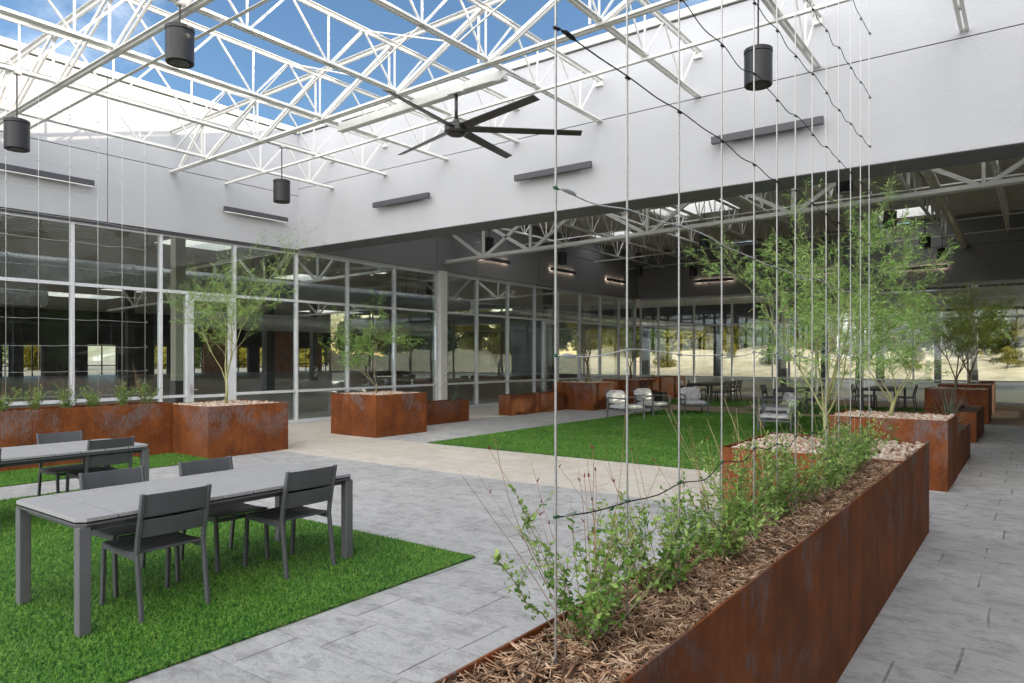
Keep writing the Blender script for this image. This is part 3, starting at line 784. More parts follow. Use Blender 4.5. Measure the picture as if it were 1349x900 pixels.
def hall_column(x, y, h, label, m='dark_wall', s=.2):
    t = thing('hall_column', (x, y, 0), label, 'column', 'columns inside the dark hall')
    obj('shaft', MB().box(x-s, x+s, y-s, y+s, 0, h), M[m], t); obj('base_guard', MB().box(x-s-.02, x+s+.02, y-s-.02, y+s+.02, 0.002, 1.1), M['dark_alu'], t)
hall_column(-19.2, 10.25, 6.5, 'cream column just inside the glass beside the door', 'cream', .14)
for x, y, lb in ((-30, 9.0, 'dark column in the hall behind the left window bay'), (-30, 20.5, 'dark column in the hall behind the tree by the door'), (-44, 20.5, 'dark column deep in the hall, left of the bright windows'),
               (-30, 32, 'dark column in the hall behind the box planter tree'), (-44, 34, 'dark column deep in the hall by the reddish wall'), (-58, 40, 'farthest dark column in the hall'),
               (-22, 33, 'dark column behind the far left glazing')):
    hall_column(x, y, 6.5, lb)
for x, y, lb in ((-12.2, 44, 'cream column in the rear hall, leftmost behind the rear glass'), (-7.5, 41, 'cream column in the rear hall behind the big tree'), (-2.6, 44, 'cream column in the rear hall on the right')):
    hall_column(x, y, 6.7, lb, 'cream', .16)
def duct_run(x, y0, y1, z, r, label, seams, cap=False):
    t = thing('spiral_duct', (x, (y0+y1)/2, z), label, 'duct', 'galvanised spiral ducts in the hall')
    obj('duct_run', MB().tube([(x, y0, z), (x, y1, z)], r, 32), M['galv'], t, smooth=False)
    y = y0 + 1.5
    while y < y1:
        obj('seam_ring', MB().tube([(x, y, z), (x, y+.07, z)], r+.02, 32), M['galv'], t); y += seams
    for y in (y0+3, (y0+y1)/2, y1-3):
        obj('hanger_rod', MB().tube([(x, y, z+r), (x, y, 6.55)], .015, 6), M['dark_alu'], t)
duct_run(-20.4, -4, 24.0, 4.02, .33, 'large galvanised duct running behind the left upper panes', 3.0)
duct_run(-20.6, 24.6, 52, 4.0, .27, 'galvanised duct continuing behind the far left glazing', 3.0)
duct_run(-26.5, -6, 9.6, 3.75, .30, 'lower galvanised duct ending behind the leftmost panes', 3.5)
duct_run(-27.5, 15, 30.4, 3.3, .36, 'lower galvanised duct with open end behind the white column', 3.5)
big_truss(-40, XF-.45, 17.5, 4.86, .0265, 1.5, [-37, -33.3, -29.6, -25.9, -22.4, -18.7], 'heavy cream truss inside the hall left of the white column')
big_truss(-40, XF-.45, 6.2, 5.1, .02, 1.2, [-37, -33.3, -29.6, -25.9, -22.4, -18.7], 'heavy truss inside the hall behind the left window bay')
big_truss(-40, XF-.45, 29, 4.9, .02, 1.4, [-37, -33.3, -29.6, -25.9, -22.4, -18.7], 'heavy truss inside the hall behind the far left glazing')
big_truss(XF, 9, 38.0, 4.95, .01, 1.5, [-14.5, -10.9, -7.3, -3.7, -.1], 'heavy truss inside the rear hall above the bright bank')
duct_run_rear = thing('spiral_duct', (-4, 35, 4.5), 'galvanised duct crossing the rear hall behind the upper panes', 'duct', 'galvanised spiral ducts in the hall')
obj('duct_run', MB().tube([(-7.5, 35.2, 4.25), (9, 35.2, 4.25)], .42, 28), M['galv'], duct_run_rear)
rw = thing('rear_hall_wall', (-4, 56, 0), 'end wall of the rear hall with wide openings onto the pale bank', 'wall')
for x0, x1 in ((XF-.4, -15.2), (-12.9, -12.4), (-9.2, -8.7), (-5.6, -5.2), (5.5, 10)):
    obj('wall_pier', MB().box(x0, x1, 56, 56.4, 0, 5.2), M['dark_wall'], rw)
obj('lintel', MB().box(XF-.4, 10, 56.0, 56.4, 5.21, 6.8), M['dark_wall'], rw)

# ------------------------------------------------------------------ outside beyond the halls
def bankmesh():
    rng = random.Random(4); mb = MB(); nx, ny = 90, 10; vv = []
    for j in range(ny + 1):
        for i in range(nx + 1):
            x = -70 + 170*i/nx; f = j/ny
            vv.append((x, 66 + 16*f + rng.uniform(-.3,.3), -.1 + (2.7 + .5*math.sin(x*.19) + .35*math.sin(x*.53+1)) * (f**.8) + rng.uniform(-.08,.08)*f))
    return mb.add(vv, [(j*(nx+1)+i, j*(nx+1)+i+1, (j+1)*(nx+1)+i+1, (j+1)*(nx+1)+i) for j in range(ny) for i in range(nx)])
struct('bank', bankmesh(), M['bank'], smooth=True)
def blob_tree(rng, h, w, n, leaf):
    P = []
    for _ in range(n):
        bl = rng.choice(blobs[id(rng)]); 
        while True:
            p = Vector((rng.uniform(-1,1), rng.uniform(-1,1), rng.uniform(-1,1)))
            if .3 < p.length < 1: break
        P.append(bl[0] + Vector((p.x*bl[1], p.y*bl[1], p.z*bl[1]*.8)))
    return P
blobs = {}
def leafquads(P, size, rng, nar=.55):
    v = []; f = []
    for p in P:
        a = Vector((rng.gauss(0,1), rng.gauss(0,1), rng.gauss(0,1))).normalized(); b = a.orthogonal().normalized()
        s = size * rng.uniform(.6, 1.3); a = a * s; b = b * s * nar; o = len(v)
        v += [p - a, p - b*.9, p + a, p + b*.9]; f.append((o, o+1, o+2, o+3))
    return v, f
def far_tree_proto(name, seed, h, w, leafmat):
    rng = random.Random(seed)
    t = thing(name, (0,0,0), '', 'tree')
    blobs[id(rng)] = [(Vector((rng.uniform(-w,w)*.6, rng.uniform(-w,w)*.6, h*rng.uniform(.12,.85))), w*rng.uniform(.3,.55)) for _ in range(15)]
    v, f = leafquads(blob_tree(rng, h, w, 3200, .2), .42, rng)
    np_obj('crown', v, f, leafmat, t)
    mb = MB().tube([(0,0,0), (.1,.05,h*.35), (.0,.1,h*.7)], [.22,.16,.05], 8)
    for k in range(5):
        a = k*1.3; mb.tube([(.05,.05,h*.3), (math.cos(a)*w*.5, math.sin(a)*w*.5, h*.65)], [.09,.03], 6)
    obj('trunk', mb, M['bark'], t)
    return t
tp = [far_tree_proto('roadside_tree', 11, 7.5, 4.2, M['leaf_gold']), far_tree_proto('roadside_tree', 12, 9, 4.6, M['leaf_far']), far_tree_proto('roadside_tree', 13, 6.5, 4.4, M['leaf_gold'])]
used = set(); rng = random.Random(8)
BUSH = [(-44, 70, .9), (-37, 73, 1.6), (-31.5, 69.5, .8), (-26, 74, 1.8), (-21, 70.5, 1.0), (-13, 72, 1.4), (-8.6, 69.6, .8), (-5.2, 74, 1.8), (-1.5, 71, 1.2), (2.5, 73.5, 1.7)]
spots = []
for i in range(14): spots.append((-62 + 5.6*i + rng.uniform(-1,1), 83 + rng.uniform(-.5, 2.5), 2.3, 'rear', i))
for i in range(8): spots.append((19 + 6.5*i + rng.uniform(-1,1), 84 + rng.uniform(-.5, 2.5), 2.3, 'east', i))  # row added to block bright low sky mirrored in the left glazing
for i in range(12): spots.append((-66 + 7.5*i + rng.uniform(-2,2), 94 + rng.uniform(-1, 5), 2.6, 'wood', i))
for i in range(13): spots.append((-112 + rng.uniform(-5,4), 22 + 10.5*i + rng.uniform(-2,2), -.05, 'side', i))
spots += [(x, y, z, 'bush', i) for i, (x, y, z) in enumerate(BUSH)]
for (x, y, z, where, i) in spots:
    k = (i % 3)
    lab = (('yellow green' if k != 1 else 'darker green') + ' tree on the pale bank seen through the rear glass, %s from the left' % ORD[i]) if where == 'rear' else \
          ('low scrubby bush on the slope of the pale bank, %s from the left' % ORD[i]) if where == 'bush' else \
          (('yellow green' if k != 1 else 'darker green') + ' tree in the back row behind the pale bank, %s from the left' % ORD[i]) if where == 'wood' else \
          (('yellow green' if k != 1 else 'darker green') + ' tree added on the bank to mirror in the left glazing, %s from the left' % ORD[i]) if where == 'east' else \
          (('yellow green' if k != 1 else 'darker green') + ' tree outside the far hall windows, %s from the left' % ORD[i])
    if k in used: o = dup(tp[k], (x, y, z), rng.uniform(0, 6))
    else: o = tp[k]; used.add(k); o.location = (x, y, z)
    s = rng.uniform(.85, 1.2) * (1.45 if where == 'wood' else 1.25 if where == 'side' else .22 if where == 'bush' else 1); o.scale = (s, s, s)
    o['label'] = lab; o['group'] = 'bushes on the pale bank' if where == 'bush' else 'trees outside behind the halls'
    if where == 'bush': o['category'] = 'bush'; o.name = 'scrub_bush'

wb = thing('white_shed', (-14.6, 79, 2.0), 'small white building on the pale bank, seen through the rear glass between the trunks', 'building')
obj('wall', MB().box(-16.4, -12.9, 78, 81.5, 1.2, 6.6), M['white_steel'], wb)
obj('roof', MB().box(-16.7, -12.6, 77.7, 81.8, 6.601, 6.9), M['light_alu'], wb)
obj('door', MB().box(-15.9, -14.8, 77.94, 77.995, 2.2, 4.4), M['light_alu'], wb)
# ------------------------------------------------------------------ turf
def turf_area(rects, dens, hgt, seed, wid):
    r = np.random.default_rng(seed); V = []; F = []; off = 0
    for (x0, x1, y0, y1) in rects:
        n = int((x1-x0)*(y1-y0)*dens)
        px = r.uniform(x0, x1, n); py = r.uniform(y0, y1, n); a = r.uniform(0, 2*np.pi, n)
        h = hgt * r.uniform(.6, 1.15, n); w = wid * r.uniform(.7, 1.3, n); le = r.uniform(.2, 1.3, n) * h; b = r.uniform(0, 2*np.pi, n)
        dx, dy = np.cos(a)*w, np.sin(a)*w
        v = np.zeros((n, 3, 3))
        v[:,0] = np.stack([px-dx, py-dy, np.full(n, .012)], 1); v[:,1] = np.stack([px+dx, py+dy, np.full(n, .012)], 1)
        v[:,2] = np.stack([px+np.cos(b)*le, py+np.sin(b)*le, .012+h], 1)
        V.append(v.reshape(-1,3)); F.append(np.arange(n*3).reshape(-1,3) + off); off += n*3
    return np.concatenate(V), np.concatenate(F)
T1 = (-10.1, -3.93, -2.0, 4.75); T2 = (-12.58, -11.2, -2, 6.62); T3 = (-9.97, -2.6, 10.54, 21.9)
T4 = (-12.2, -8.3, 24.6, 29.2); T5 = (-7.6, -2.7, 22.9, 27.6)
pads = MB()
for t_ in (T1, T2, T3, T4, T5): pads.box(t_[0], t_[1], t_[2], t_[3], .0045, .016)
struct('turf_base', pads, M['turf_base'])
v, f = turf_area([(-10.1, -3.93, .6, 4.75)], 10500, .026, 1, .0021); v2, f2 = turf_area([(-12.58, -11.2, 1, 6.62)], 4500, .028, 2, .003)
g = np_obj('turf', np.concatenate([v, v2]), np.concatenate([f, f2 + len(v)]), M['turf'])
tag(g, 'short bright green artificial turf under the dining tables', 'turf', kind='stuff')
v, f = turf_area([T3], 1500, .034, 3, .005); v2, f2 = turf_area([T4, T5], 700, .034, 4, .007)
g = np_obj('turf', np.concatenate([v, v2]), np.concatenate([f, f2 + len(v)]), M['turf'])
tag(g, 'short green artificial turf lawn under the lounge chairs', 'turf', kind='stuff')

# ------------------------------------------------------------------ planters
def planter(x0, x1, y0, y1, h, label, seams=(), name='steel_planter', fill=None):
    t = thing(name, ((x0+x1)/2, (y0+y1)/2, 0), label, 'planter', 'weathering steel planters')
    w = .010
    cuts = sorted(seams)
    for side in ('x0', 'x1'):
        xs = (x0, x0+w) if side == 'x0' else (x1-w, x1)
        ed = [y0] + [c for c in cuts] + [y1]
        for a, b in zip(ed[:-1], ed[1:]):
            obj('side_panel', MB().box(xs[0], xs[1], a + (.002 if a != y0 else 0), b - (.002 if b != y1 else 0), 0, h), M['corten'], t, bevel=.002)
    obj('end_panel', MB().box(x0+w, x1-w, y0, y0+w, 0, h), M['corten'], t, bevel=.002)
    obj('end_panel', MB().box(x0+w, x1-w, y1-w, y1, 0, h), M['corten'], t, bevel=.002)
    obj('soil_fill', MB().box(x0+w, x1-w, y0+w, y1-w, .02, h-.048), M['soil'], t)
    return t
def ico():
    import bmesh
    bm_ = bmesh.new(); bmesh.ops.create_icosphere(bm_, subdivisions=1, radius=1)
    vv = np.array([v.co[:] for v in bm_.verts]); ff = np.array([[v.index for v in f.verts] for f in bm_.faces]); bm_.free()
    return vv, ff
IV, IF = ico()
def gravel(x0, x1, y0, y1, z, n, size, seed, label):
    r = np.random.default_rng(seed); V = []; F = []
    for i in range(n):
        s = size * r.uniform(.55, 1.35) * np.array([r.uniform(.8,1.3), r.uniform(.8,1.3), r.uniform(.5,.8)])
        q, _ = np.linalg.qr(r.normal(size=(3,3)))
        vv = (IV * r.uniform(.8, 1.12, (len(IV),1))) * s
        a = r.uniform(0, 6.28); ca, sa = np.cos(a), np.sin(a); tl = r.normal(0, .35)
        Rz = np.array([[ca,-sa,0],[sa,ca,0],[0,0,1]]); Rx = np.array([[1,0,0],[0,np.cos(tl),-np.sin(tl)],[0,np.sin(tl),np.cos(tl)]])
        vv = vv @ (Rz @ Rx).T
        m_ = size*1.1
        px, py = r.uniform(x0+m_, x1-m_), r.uniform(y0+m_, y1-m_)
        vv += np.array([px, py, z + r.uniform(-.012, .028)])
        V.append(vv); F.append(IF + i*len(IV))
    o = np_obj('gravel', np.concatenate(V), np.concatenate(F), M['pebble'])
    tag(o, label, 'gravel', kind='stuff')
def mulch(x0, x1, y0, y1, z, n, seed, label, lmax=.085):
    r = np.random.default_rng(seed); V = []; F = []
    base = np.array([[-1,-1,0],[-1,1,0],[-1,0,1],[0,-1,.15],[0,1,.15],[0,0,1.15],[1,-.6,0],[1,.6,0],[1,0,.7]], float)
    ff = np.array([[0,1,4],[0,4,3],[1,2,5],[1,5,4],[2,0,3],[2,3,5],[3,4,7],[3,7,6],[4,5,8],[4,8,7],[5,3,6],[5,6,8],[0,2,1],[6,7,8]])
    for i in range(n):
        L = lmax * r.uniform(.2, 1) ** 1.3 + .006; w = r.uniform(.0012, .0048); th = r.uniform(.001, .003)
        vv = base * np.array([L/2, w, th*1.5]); vv[3:6,1] += r.normal(0, L*.08); vv[3:6,2] += abs(r.normal(0, L*.06))
        a = r.uniform(0, 6.28); p = r.normal(0, .28); ro = r.uniform(0, 6.28)
        ca, sa = np.cos(a), np.sin(a)
        Rz = np.array([[ca,-sa,0],[sa,ca,0],[0,0,1]]); Ry = np.array([[np.cos(p),0,np.sin(p)],[0,1,0],[-np.sin(p),0,np.cos(p)]]); Rx = np.array([[1,0,0],[0,np.cos(ro),-np.sin(ro)],[0,np.sin(ro),np.cos(ro)]])
        vv = vv @ (Rz @ Ry @ Rx).T
        px = min(max(r.uniform(x0, x1), x0 + abs(ca)*L/2), x1 - abs(ca)*L/2); py = r.uniform(y0, y1)
        vv += np.array([px, py, z + r.uniform(0, .016) + abs(np.sin(p))*L*.35])
        V.append(vv); F.append(ff + i*9)
    o = np_obj('mulch', np.concatenate(V), np.concatenate(F), M['mulch'])
    tag(o, label, 'mulch', kind='stuff')
PX0, PX1 = -1.26, -.86
planter(PX0, PX1, -.6, 6.52, .905, 'long narrow rusty planter of leafy shrubs in the right foreground', seams=(1.25, 2.6))
mulch(PX0+.012, PX1-.012, 1.0, 3.2, .870, 6800, 5, 'shredded bark mulch in the long foreground planter')
mulch(PX0+.012, PX1-.012, 3.2, 6.5, .870, 3600, 6, 'shredded bark mulch at the far end of the long foreground planter')
planter(-2.40, PX1, 6.525, 8.17, .905, 'square rusty planter of pale pebbles at the end of the long foreground planter')
gravel(-2.39, PX1-.01, 6.535, 8.16, .862, 1500, .030, 7, 'pale pebbles around the big feathery tree')
planter(-2.42, -.92, 10.75, 12.15, .925, 'square rusty planter with pebbles and a forked tree beside the right walkway')
gravel(-2.41, -.93, 10.76, 12.14, .882, 1200, .032, 8, 'pale pebbles under the forked tree')
planter(-1.42, -.93, 12.155, 14.8, .61, 'low rusty planter with spiky grass behind the forked tree planter')
planter(-1.40, -.98, 17.25, 20.0, .62, 'low rusty planter halfway down the right walkway')
planter(-2.45, -1.0, 22.2, 23.75, .90, 'square rusty planter with pebbles, second last on the right walkway')
gravel(-2.44, -1.01, 22.21, 23.74, .86, 600, .036, 9, 'pale pebbles in the second last right planter')
planter(-2.50, -1.08, 26.0, 27.5, .905, 'farthest square rusty planter beside the right walkway')
gravel(-2.49, -1.09, 26.01, 27.49, .865, 500, .038, 10, 'pale pebbles in the farthest right planter')
planter(-1.6, -1.15, 27.505, 30.2, .905, 'long rusty planter running to the rear glazing on the right')
LX = -12.62
planter(-13.35, LX, -2.5, 6.62, .925, 'long rusty planter of low shrubs along the left glazing', seams=(2.2, 4.4))
mulch(-13.34, LX-.01, 2.5, 6.6, .865, 1400, 11, 'reddish mulch in the long left planter', .07)
planter(-12.95, -11.43, 6.63, 8.25, .90, 'orange rusty square planter with pebbles, at the end of the left planter')
gravel(-12.94, -11.44, 6.64, 8.24, .858, 1000, .034, 12, 'pale pebbles around the slender tree by the door')
planter(-13.02, -11.51, 10.55, 12.14, .93, 'square rusty planter with pebbles, left of the low planter by the white column')
gravel(-13.01, -11.52, 10.56, 12.13, .888, 900, .036, 13, 'pale pebbles around the small tree in the square planter')
planter(-13.05, -12.58, 12.15, 14.95, .585, 'low rusty planter with spiky leaves beside the square box planter')
planter(-13.1, -12.64, 16.97, 19.95, .62, 'low rusty planter with spiky leaves in the middle of the left side')
planter(-13.3, -11.72, 20.26, 22.0, .91, 'square rusty planter with pebbles behind the lounge chairs')
gravel(-13.29, -11.73, 20.27, 21.99, .87, 500, .04, 14, 'pale pebbles in the planter behind the lounge chairs')
planter(-13.4, -11.85, 23.9, 25.5, .91, 'square rusty planter with a bare reddish tree near the far corner')
gravel(-13.39, -11.86, 23.91, 25.49, .87, 400, .042, 15, 'pale pebbles under the bare reddish tree')
planter(-13.4, -12.6, 25.51, 30.0, .91, 'long rusty planter running into the far left corner')

# ------------------------------------------------------------------ trees
def make_tree(name, base, label, seed, height, nstem, bark, leaf, trunk_h, spread, density, leaf_len, leaf_w, bare=False, group=None, r0=.04, skew=(0,0), lf=.6):
    rng = random.Random(seed)
    t = thing(name, base, label, 'tree', group)
    wood = MB(); twig = MB(); LV = []; LF = []
    bx, by, bz = base
    def leafat(p, d):
        for _ in range(1):
            a = Vector((rng.gauss(0,1), rng.gauss(0,1), rng.gauss(-.1,.8)))
            a = (d * rng.uniform(.4, 1.3) + a * .6).normalized()
            L = leaf_len * rng.uniform(.5, 1.25); w = leaf_w * rng.uniform(.7, 1.3)
            sd = a.cross(Vector((rng.gauss(0,1), rng.gauss(0,1), rng.gauss(0,1)))).normalized() * w
            mid = p + a * L * .55 + Vector((0,0,-.06*L)); tip = p + a * L + Vector((0,0,-.2*L)); o = len(LV)
            LV.extend([p, mid + sd, tip, mid - sd]); LF.append((o, o+1, o+2, o+3))
    def grow(p, d, L, r, lev, maxlev):
        n = 5 if lev < maxlev else 4
        pts = [p.copy()]; rr = [r]; q = p.copy(); dd = d.copy(); step = L / n; kids = []
        for i in range(n):
            dd = (dd + Vector((rng.gauss(0,.13), rng.gauss(0,.13), rng.gauss(.05,.10)))).normalized()
            q = q + dd * step; pts.append(q.copy()); rr.append(max(.0012, r * (1 - .72*(i+1)/n)))
            if lev < maxlev and i >= (1 if lev > 0 else 1):
                for _ in range(2 if rng.random() < density else 1):
                    ax = Vector((rng.gauss(0,1), rng.gauss(0,1), rng.gauss(0,.6))).normalized()
                    nd = (dd * .75 + ax * rng.uniform(.45, .85)).normalized()
                    kids.append((q.copy(), nd, L * rng.uniform(.38, .66), rr[-1] * .65))
            if lev >= maxlev - 1 and not bare:
                cnt = int(rng.uniform(3, 7) * (1.35 if lev == maxlev else .7) * lf + rng.random()*.9)
                for _ in range(cnt): leafat(q - dd*step*rng.random(), dd)
        (wood if lev < 2 else twig).tube(pts, rr, 7 if lev == 0 else (5 if lev == 1 else 3), caps=False)
        for k in kids: grow(*k, lev+1, maxlev)
    b = Vector((bx, by, bz-.03)); top = b + Vector((rng.uniform(-.03,.03), rng.uniform(-.03,.03), trunk_h))
    wood.tube([b, (b+top)/2 + Vector((rng.uniform(-.02,.02),)*3), top], [r0*1.25, r0, r0*.95], 9)
    for k in range(nstem):
        a = 2*math.pi*(k + rng.uniform(-.25,.25))/nstem
        d = Vector((math.cos(a)*spread*rng.uniform(.6,1.2) + skew[0], math.sin(a)*spread*rng.uniform(.6,1.2) + skew[1], 1)).normalized()
        grow(top - Vector((0,0,.02*k)), d, (height - trunk_h) * rng.uniform(.62, .95), r0*.44, 0, 3)
    obj('trunk', wood, bark, t, smooth=True)
    tw = obj('branches', twig, bark, t, smooth=True)
    if LV: np_obj('crown', LV, LF, leaf, t)
    return t
make_tree('feathery_tree', (-1.64, 7.35, .87), 'big feathery willow-leaved tree in the pebble planter, behind the trellis cables', 21, 1.78, 7, M['bark_green'], M['leaf'], .42, .56, .27, .075, .0032, r0=.026, lf=.46, skew=(.04, .02))
make_tree('feathery_tree', (-1.68, 11.5, .89), 'forked feathery tree beside the right walkway, behind the big one', 22, 1.5, 5, M['bark_green'], M['leaf'], .25, .75, .30, .075, .0034, r0=.028, lf=.40)
make_tree('feathery_tree', (-1.8, 22.9, .87), 'dense green tree in the second last right planter', 23, 2.3, 6, M['bark'], M['leaf_bright'], .35, .55, .22, .09, .006, r0=.04, lf=.5)
make_tree('feathery_tree', (-1.7, 26.7, .87), 'farthest green tree beside the right walkway', 24, 2.1, 5, M['bark'], M['leaf_bright'], .4, .65, .2, .10, .007, r0=.045, lf=.45)
make_tree('feathery_tree', (-12.2, 7.42, .87), 'slender green-stemmed tree in the orange planter by the glass door', 25, 2.5, 7, M['bark_green'], M['leaf'], .50, .18, .24, .065, .0040, r0=.026, skew=(-.10, .14), lf=.36)
make_tree('feathery_tree', (-12.3, 11.3, .9), 'small sparse tree in the square planter before the left glazing', 26, 1.6, 5, M['bark'], M['leaf'], .25, .48, .16, .075, .0044, r0=.022, skew=(-.5, -.42), lf=.38)
make_tree('feathery_tree', (-12.5, 21.2, .88), 'twiggy olive tree in the planter behind the lounge chairs', 27, 1.8, 5, M['bark'], M['leaf_dark'], .7, .5, .35, .05, .004, bare=True, r0=.05)
make_tree('feathery_tree', (-12.6, 24.7, .88), 'bare reddish tree in the planter near the far corner', 28, 1.8, 5, M['bark_red'], M['leaf_dark'], .5, .5, .35, .05, .004, bare=True, r0=.04)

# ------------------------------------------------------------------ shrubs, spiky plants
def shrub(base, label, seed, h, w, nst, nstalk, group, stalkmat, far=False):
    rng = random.Random(seed); t = thing('salvia_shrub', base, label, 'shrub', group)
    stem = MB(); LV = []; LF = []; bx, by, bz = base; stalks = MB(); buds = MB()
    def leaf(p, d):
        a = (d*.5 + Vector((rng.gauss(0,1), rng.gauss(0,1), rng.gauss(.15,.7)))).normalized()
        L = (.020 if not far else .030) * rng.uniform(.55, 1.35); sd = a.cross(Vector((rng.gauss(0,.6), rng.gauss(0,.6), 1)))  .normalized() * L * .27
        up = a.cross(sd).normalized() * L * .08; o = len(LV)
        LV.extend([p, p + a*L*.35 + sd + up, p + a*L*.75 + sd*.8 + up, p + a*L, p + a*L*.75 - sd*.8 + up, p + a*L*.35 - sd + up]); LF.append((o, o+1, o+2, o+3, o+4, o+5))
    for k in range(nst):
        a = rng.uniform(0, 6.283); out = rng.uniform(.15, 1.0) * w
        p = Vector((bx + rng.gauss(0,.018), by + rng.gauss(0,.02), bz)); d = Vector((math.cos(a)*out, math.sin(a)*out*1.2, h*rng.uniform(.6,1.05)))
        n = 7; pts = [p]; q = p
        dn = d / n
        for i in range(n):
            q = q + dn + Vector((rng.gauss(0,.010), rng.gauss(0,.010), rng.gauss(0,.006))); pts.append(q)
            if i >= 1:
                for _ in range(rng.randint(7, 12) if not far else rng.randint(6, 10)): leaf(q - dn*rng.random() + Vector((rng.gauss(0,.008),)*3), dn.normalized())
                if rng.random() < .75:
                    sd = (dn.normalized()*.6 + Vector((rng.gauss(0,.7), rng.gauss(0,.7), rng.gauss(.2,.3)))).normalized(); sl = h * rng.uniform(.15, .3)
                    e = q + sd*sl; stem.tube([q, e], [.0013, .0008], 3, caps=False)
                    for j in range(rng.randint(8, 14) if not far else 4): leaf(q + sd*sl*rng.uniform(.15, 1.05), sd)
        stem.tube(pts, [.0028 - .0019*i/n for i in range(n+1)], 4, caps=False)
    for k in range(nstalk):
        a = rng.uniform(0, 6.283); lean = rng.uniform(.15, .7)
        p = Vector((bx + rng.gauss(0,.03), by + rng.gauss(0,.05), bz)); L = h * rng.uniform(1.1, 2.0); pts = [p]; q = p
        dd = Vector((math.cos(a)*lean - .25, math.sin(a)*lean, 1)).normalized()
        for i in range(8):
            dd = (dd + Vector((rng.gauss(0,.05), rng.gauss(0,.05), rng.gauss(0.02,.04)))).normalized(); q = q + dd*L/8; pts.append(q)
        stalks.tube(pts, [.0016 - .0008*i/8 for i in range(9)], 4, caps=False)
        if rng.random() < .5:
            for j in range(rng.randint(1,3)):
                z = pts[rng.randint(5, 8)]; buds.tube([z, z + Vector((rng.gauss(0,.006), rng.gauss(0,.006), .012))], [.003, .0012], 5)
    obj('stems', stem, M['bark'], t)
    np_obj('foliage', LV, LF, M['leaf_shrub'], t)
    if stalks.v:
        nf = len(stalks.f); stalks.add(buds.v, buds.f)
        so = obj('dry_stalks', stalks, stalkmat, t); so.data.materials.append(M['flower'])
        mi = [0]*nf + [1]*(len(stalks.f) - nf); so.data.polygons.foreach_set('material_index', mi)
    return t
sy = [1.88, 2.42, 2.95, 3.45, 3.95, 4.42, 4.9, 5.35, 5.8, 6.25]
sl = ['closest leafy shrub in the long planter, red dry flower stalks rising from it', 'leafy shrub second from the camera, behind the first cable', 'leafy shrub third from the camera in the long planter',
      'leafy shrub fourth from the camera in the long planter', 'leafy shrub fifth from the camera in the long planter', 'leafy shrub in the long planter, sixth along, left of the pebbles', 'leafy shrub in the long planter, seventh along',
      'leafy shrub in the long planter, third from its far end', 'leafy shrub in the long planter, second from its far end', 'last leafy shrub of the long planter, beside the pebbles']
for i, y in enumerate(sy):
    rr = random.Random(40+i)
    shrub((PX0 + .13 + rr.uniform(-.04,.06) if i else -1.10, y, .865), sl[i], 60+i, .37 + rr.uniform(-.05,.05) if i else .40, .31, 18 if i < 4 else 16, [14, 8, 8, 9, 8, 7, 4, 3, 2, 2][i], 'leafy shrubs in the long foreground planter', M['stalk'] if i < 3 else M['stalk_pale'])
LS = [2.7, 3.2, 3.65, 4.1, 4.55, 5.0, 5.45, 5.9, 6.3]
for i, y in enumerate(LS):
    lb = 'low leafy shrub in the left planter, ' + ('nearest the square planter' if i == 8 else 'nearest the left picture edge' if i == 0 else ORD[8-i] + ' from the square planter')
    shrub((-12.95, y, .86), lb, 80+i, .34 + .05*(i % 3), .24, 11, 16, 'low shrubs in the left planter', M['stalk'], True)
def spiky(base, label, seed, n, L, mat, droop=1.0, name='spiky_plant', w=.006):
    rng = random.Random(seed); t = thing(name, base, label, 'plant', 'spiky leaved plants in low planters'); v = []; f = []
    for k in range(n):
        a = rng.uniform(0, 6.283); el = rng.uniform(.5, 1.45); l = L*rng.uniform(.6,1.1); p = Vector(base) + Vector((rng.gauss(0,.02), rng.gauss(0,.02), 0))
        d = Vector((math.cos(a)*math.cos(el), math.sin(a)*math.cos(el), math.sin(el))); sd = Vector((-math.sin(a), math.cos(a), 0))
        o = len(v); S = 7
        for i in range(S+1):
            ww = w*(1 - i/S)**.7 + .0006
            v += [p - sd*ww, p + sd*ww]
            p = p + d*l/S; d = (d + Vector((0,0,-.17*droop*rng.uniform(.5,1.4)))).normalized()
        for i in range(S): f.append((o+2*i, o+2*i+1, o+2*i+3, o+2*i+2))
    np_obj('leaf_blades', v, f, mat, t)
    obj('root_crown', MB().lathe(base[0], base[1], [(.0, base[2]-.03), (.035, base[2]-.02), (.025, base[2]+.03), (.0, base[2]+.05)], 10), M['bark'], t)
spiky((-1.1, 12.9, .55), 'grey-green spiky grass spilling over the low right planter', 1, 110, .75, M['leaf_grey'], 1.0)
spiky((-12.75, 13.1, .52), 'spiky plant at the near end of the low planter by the white column', 2, 30, .55, M['leaf_grey'], 1.0)
spiky((-12.75, 14.5, .52), 'spiky plant drooping over the far end of the low planter by the white column', 3, 34, .75, M['leaf_grey'], 1.5)
spiky((-12.82, 17.7, .56), 'spiky plant at the near end of the middle low planter', 4, 30, .7, M['leaf_grey'], 1.4)
spiky((-12.85, 18.9, .56), 'spiky plant at the far end of the middle low planter', 5, 26, .6, M['leaf_grey'], 1.1)
spiky((-13.0, 27.5, .86), 'spiky plant in the far corner planter', 6, 24, .6, M['leaf_dark'], .8)

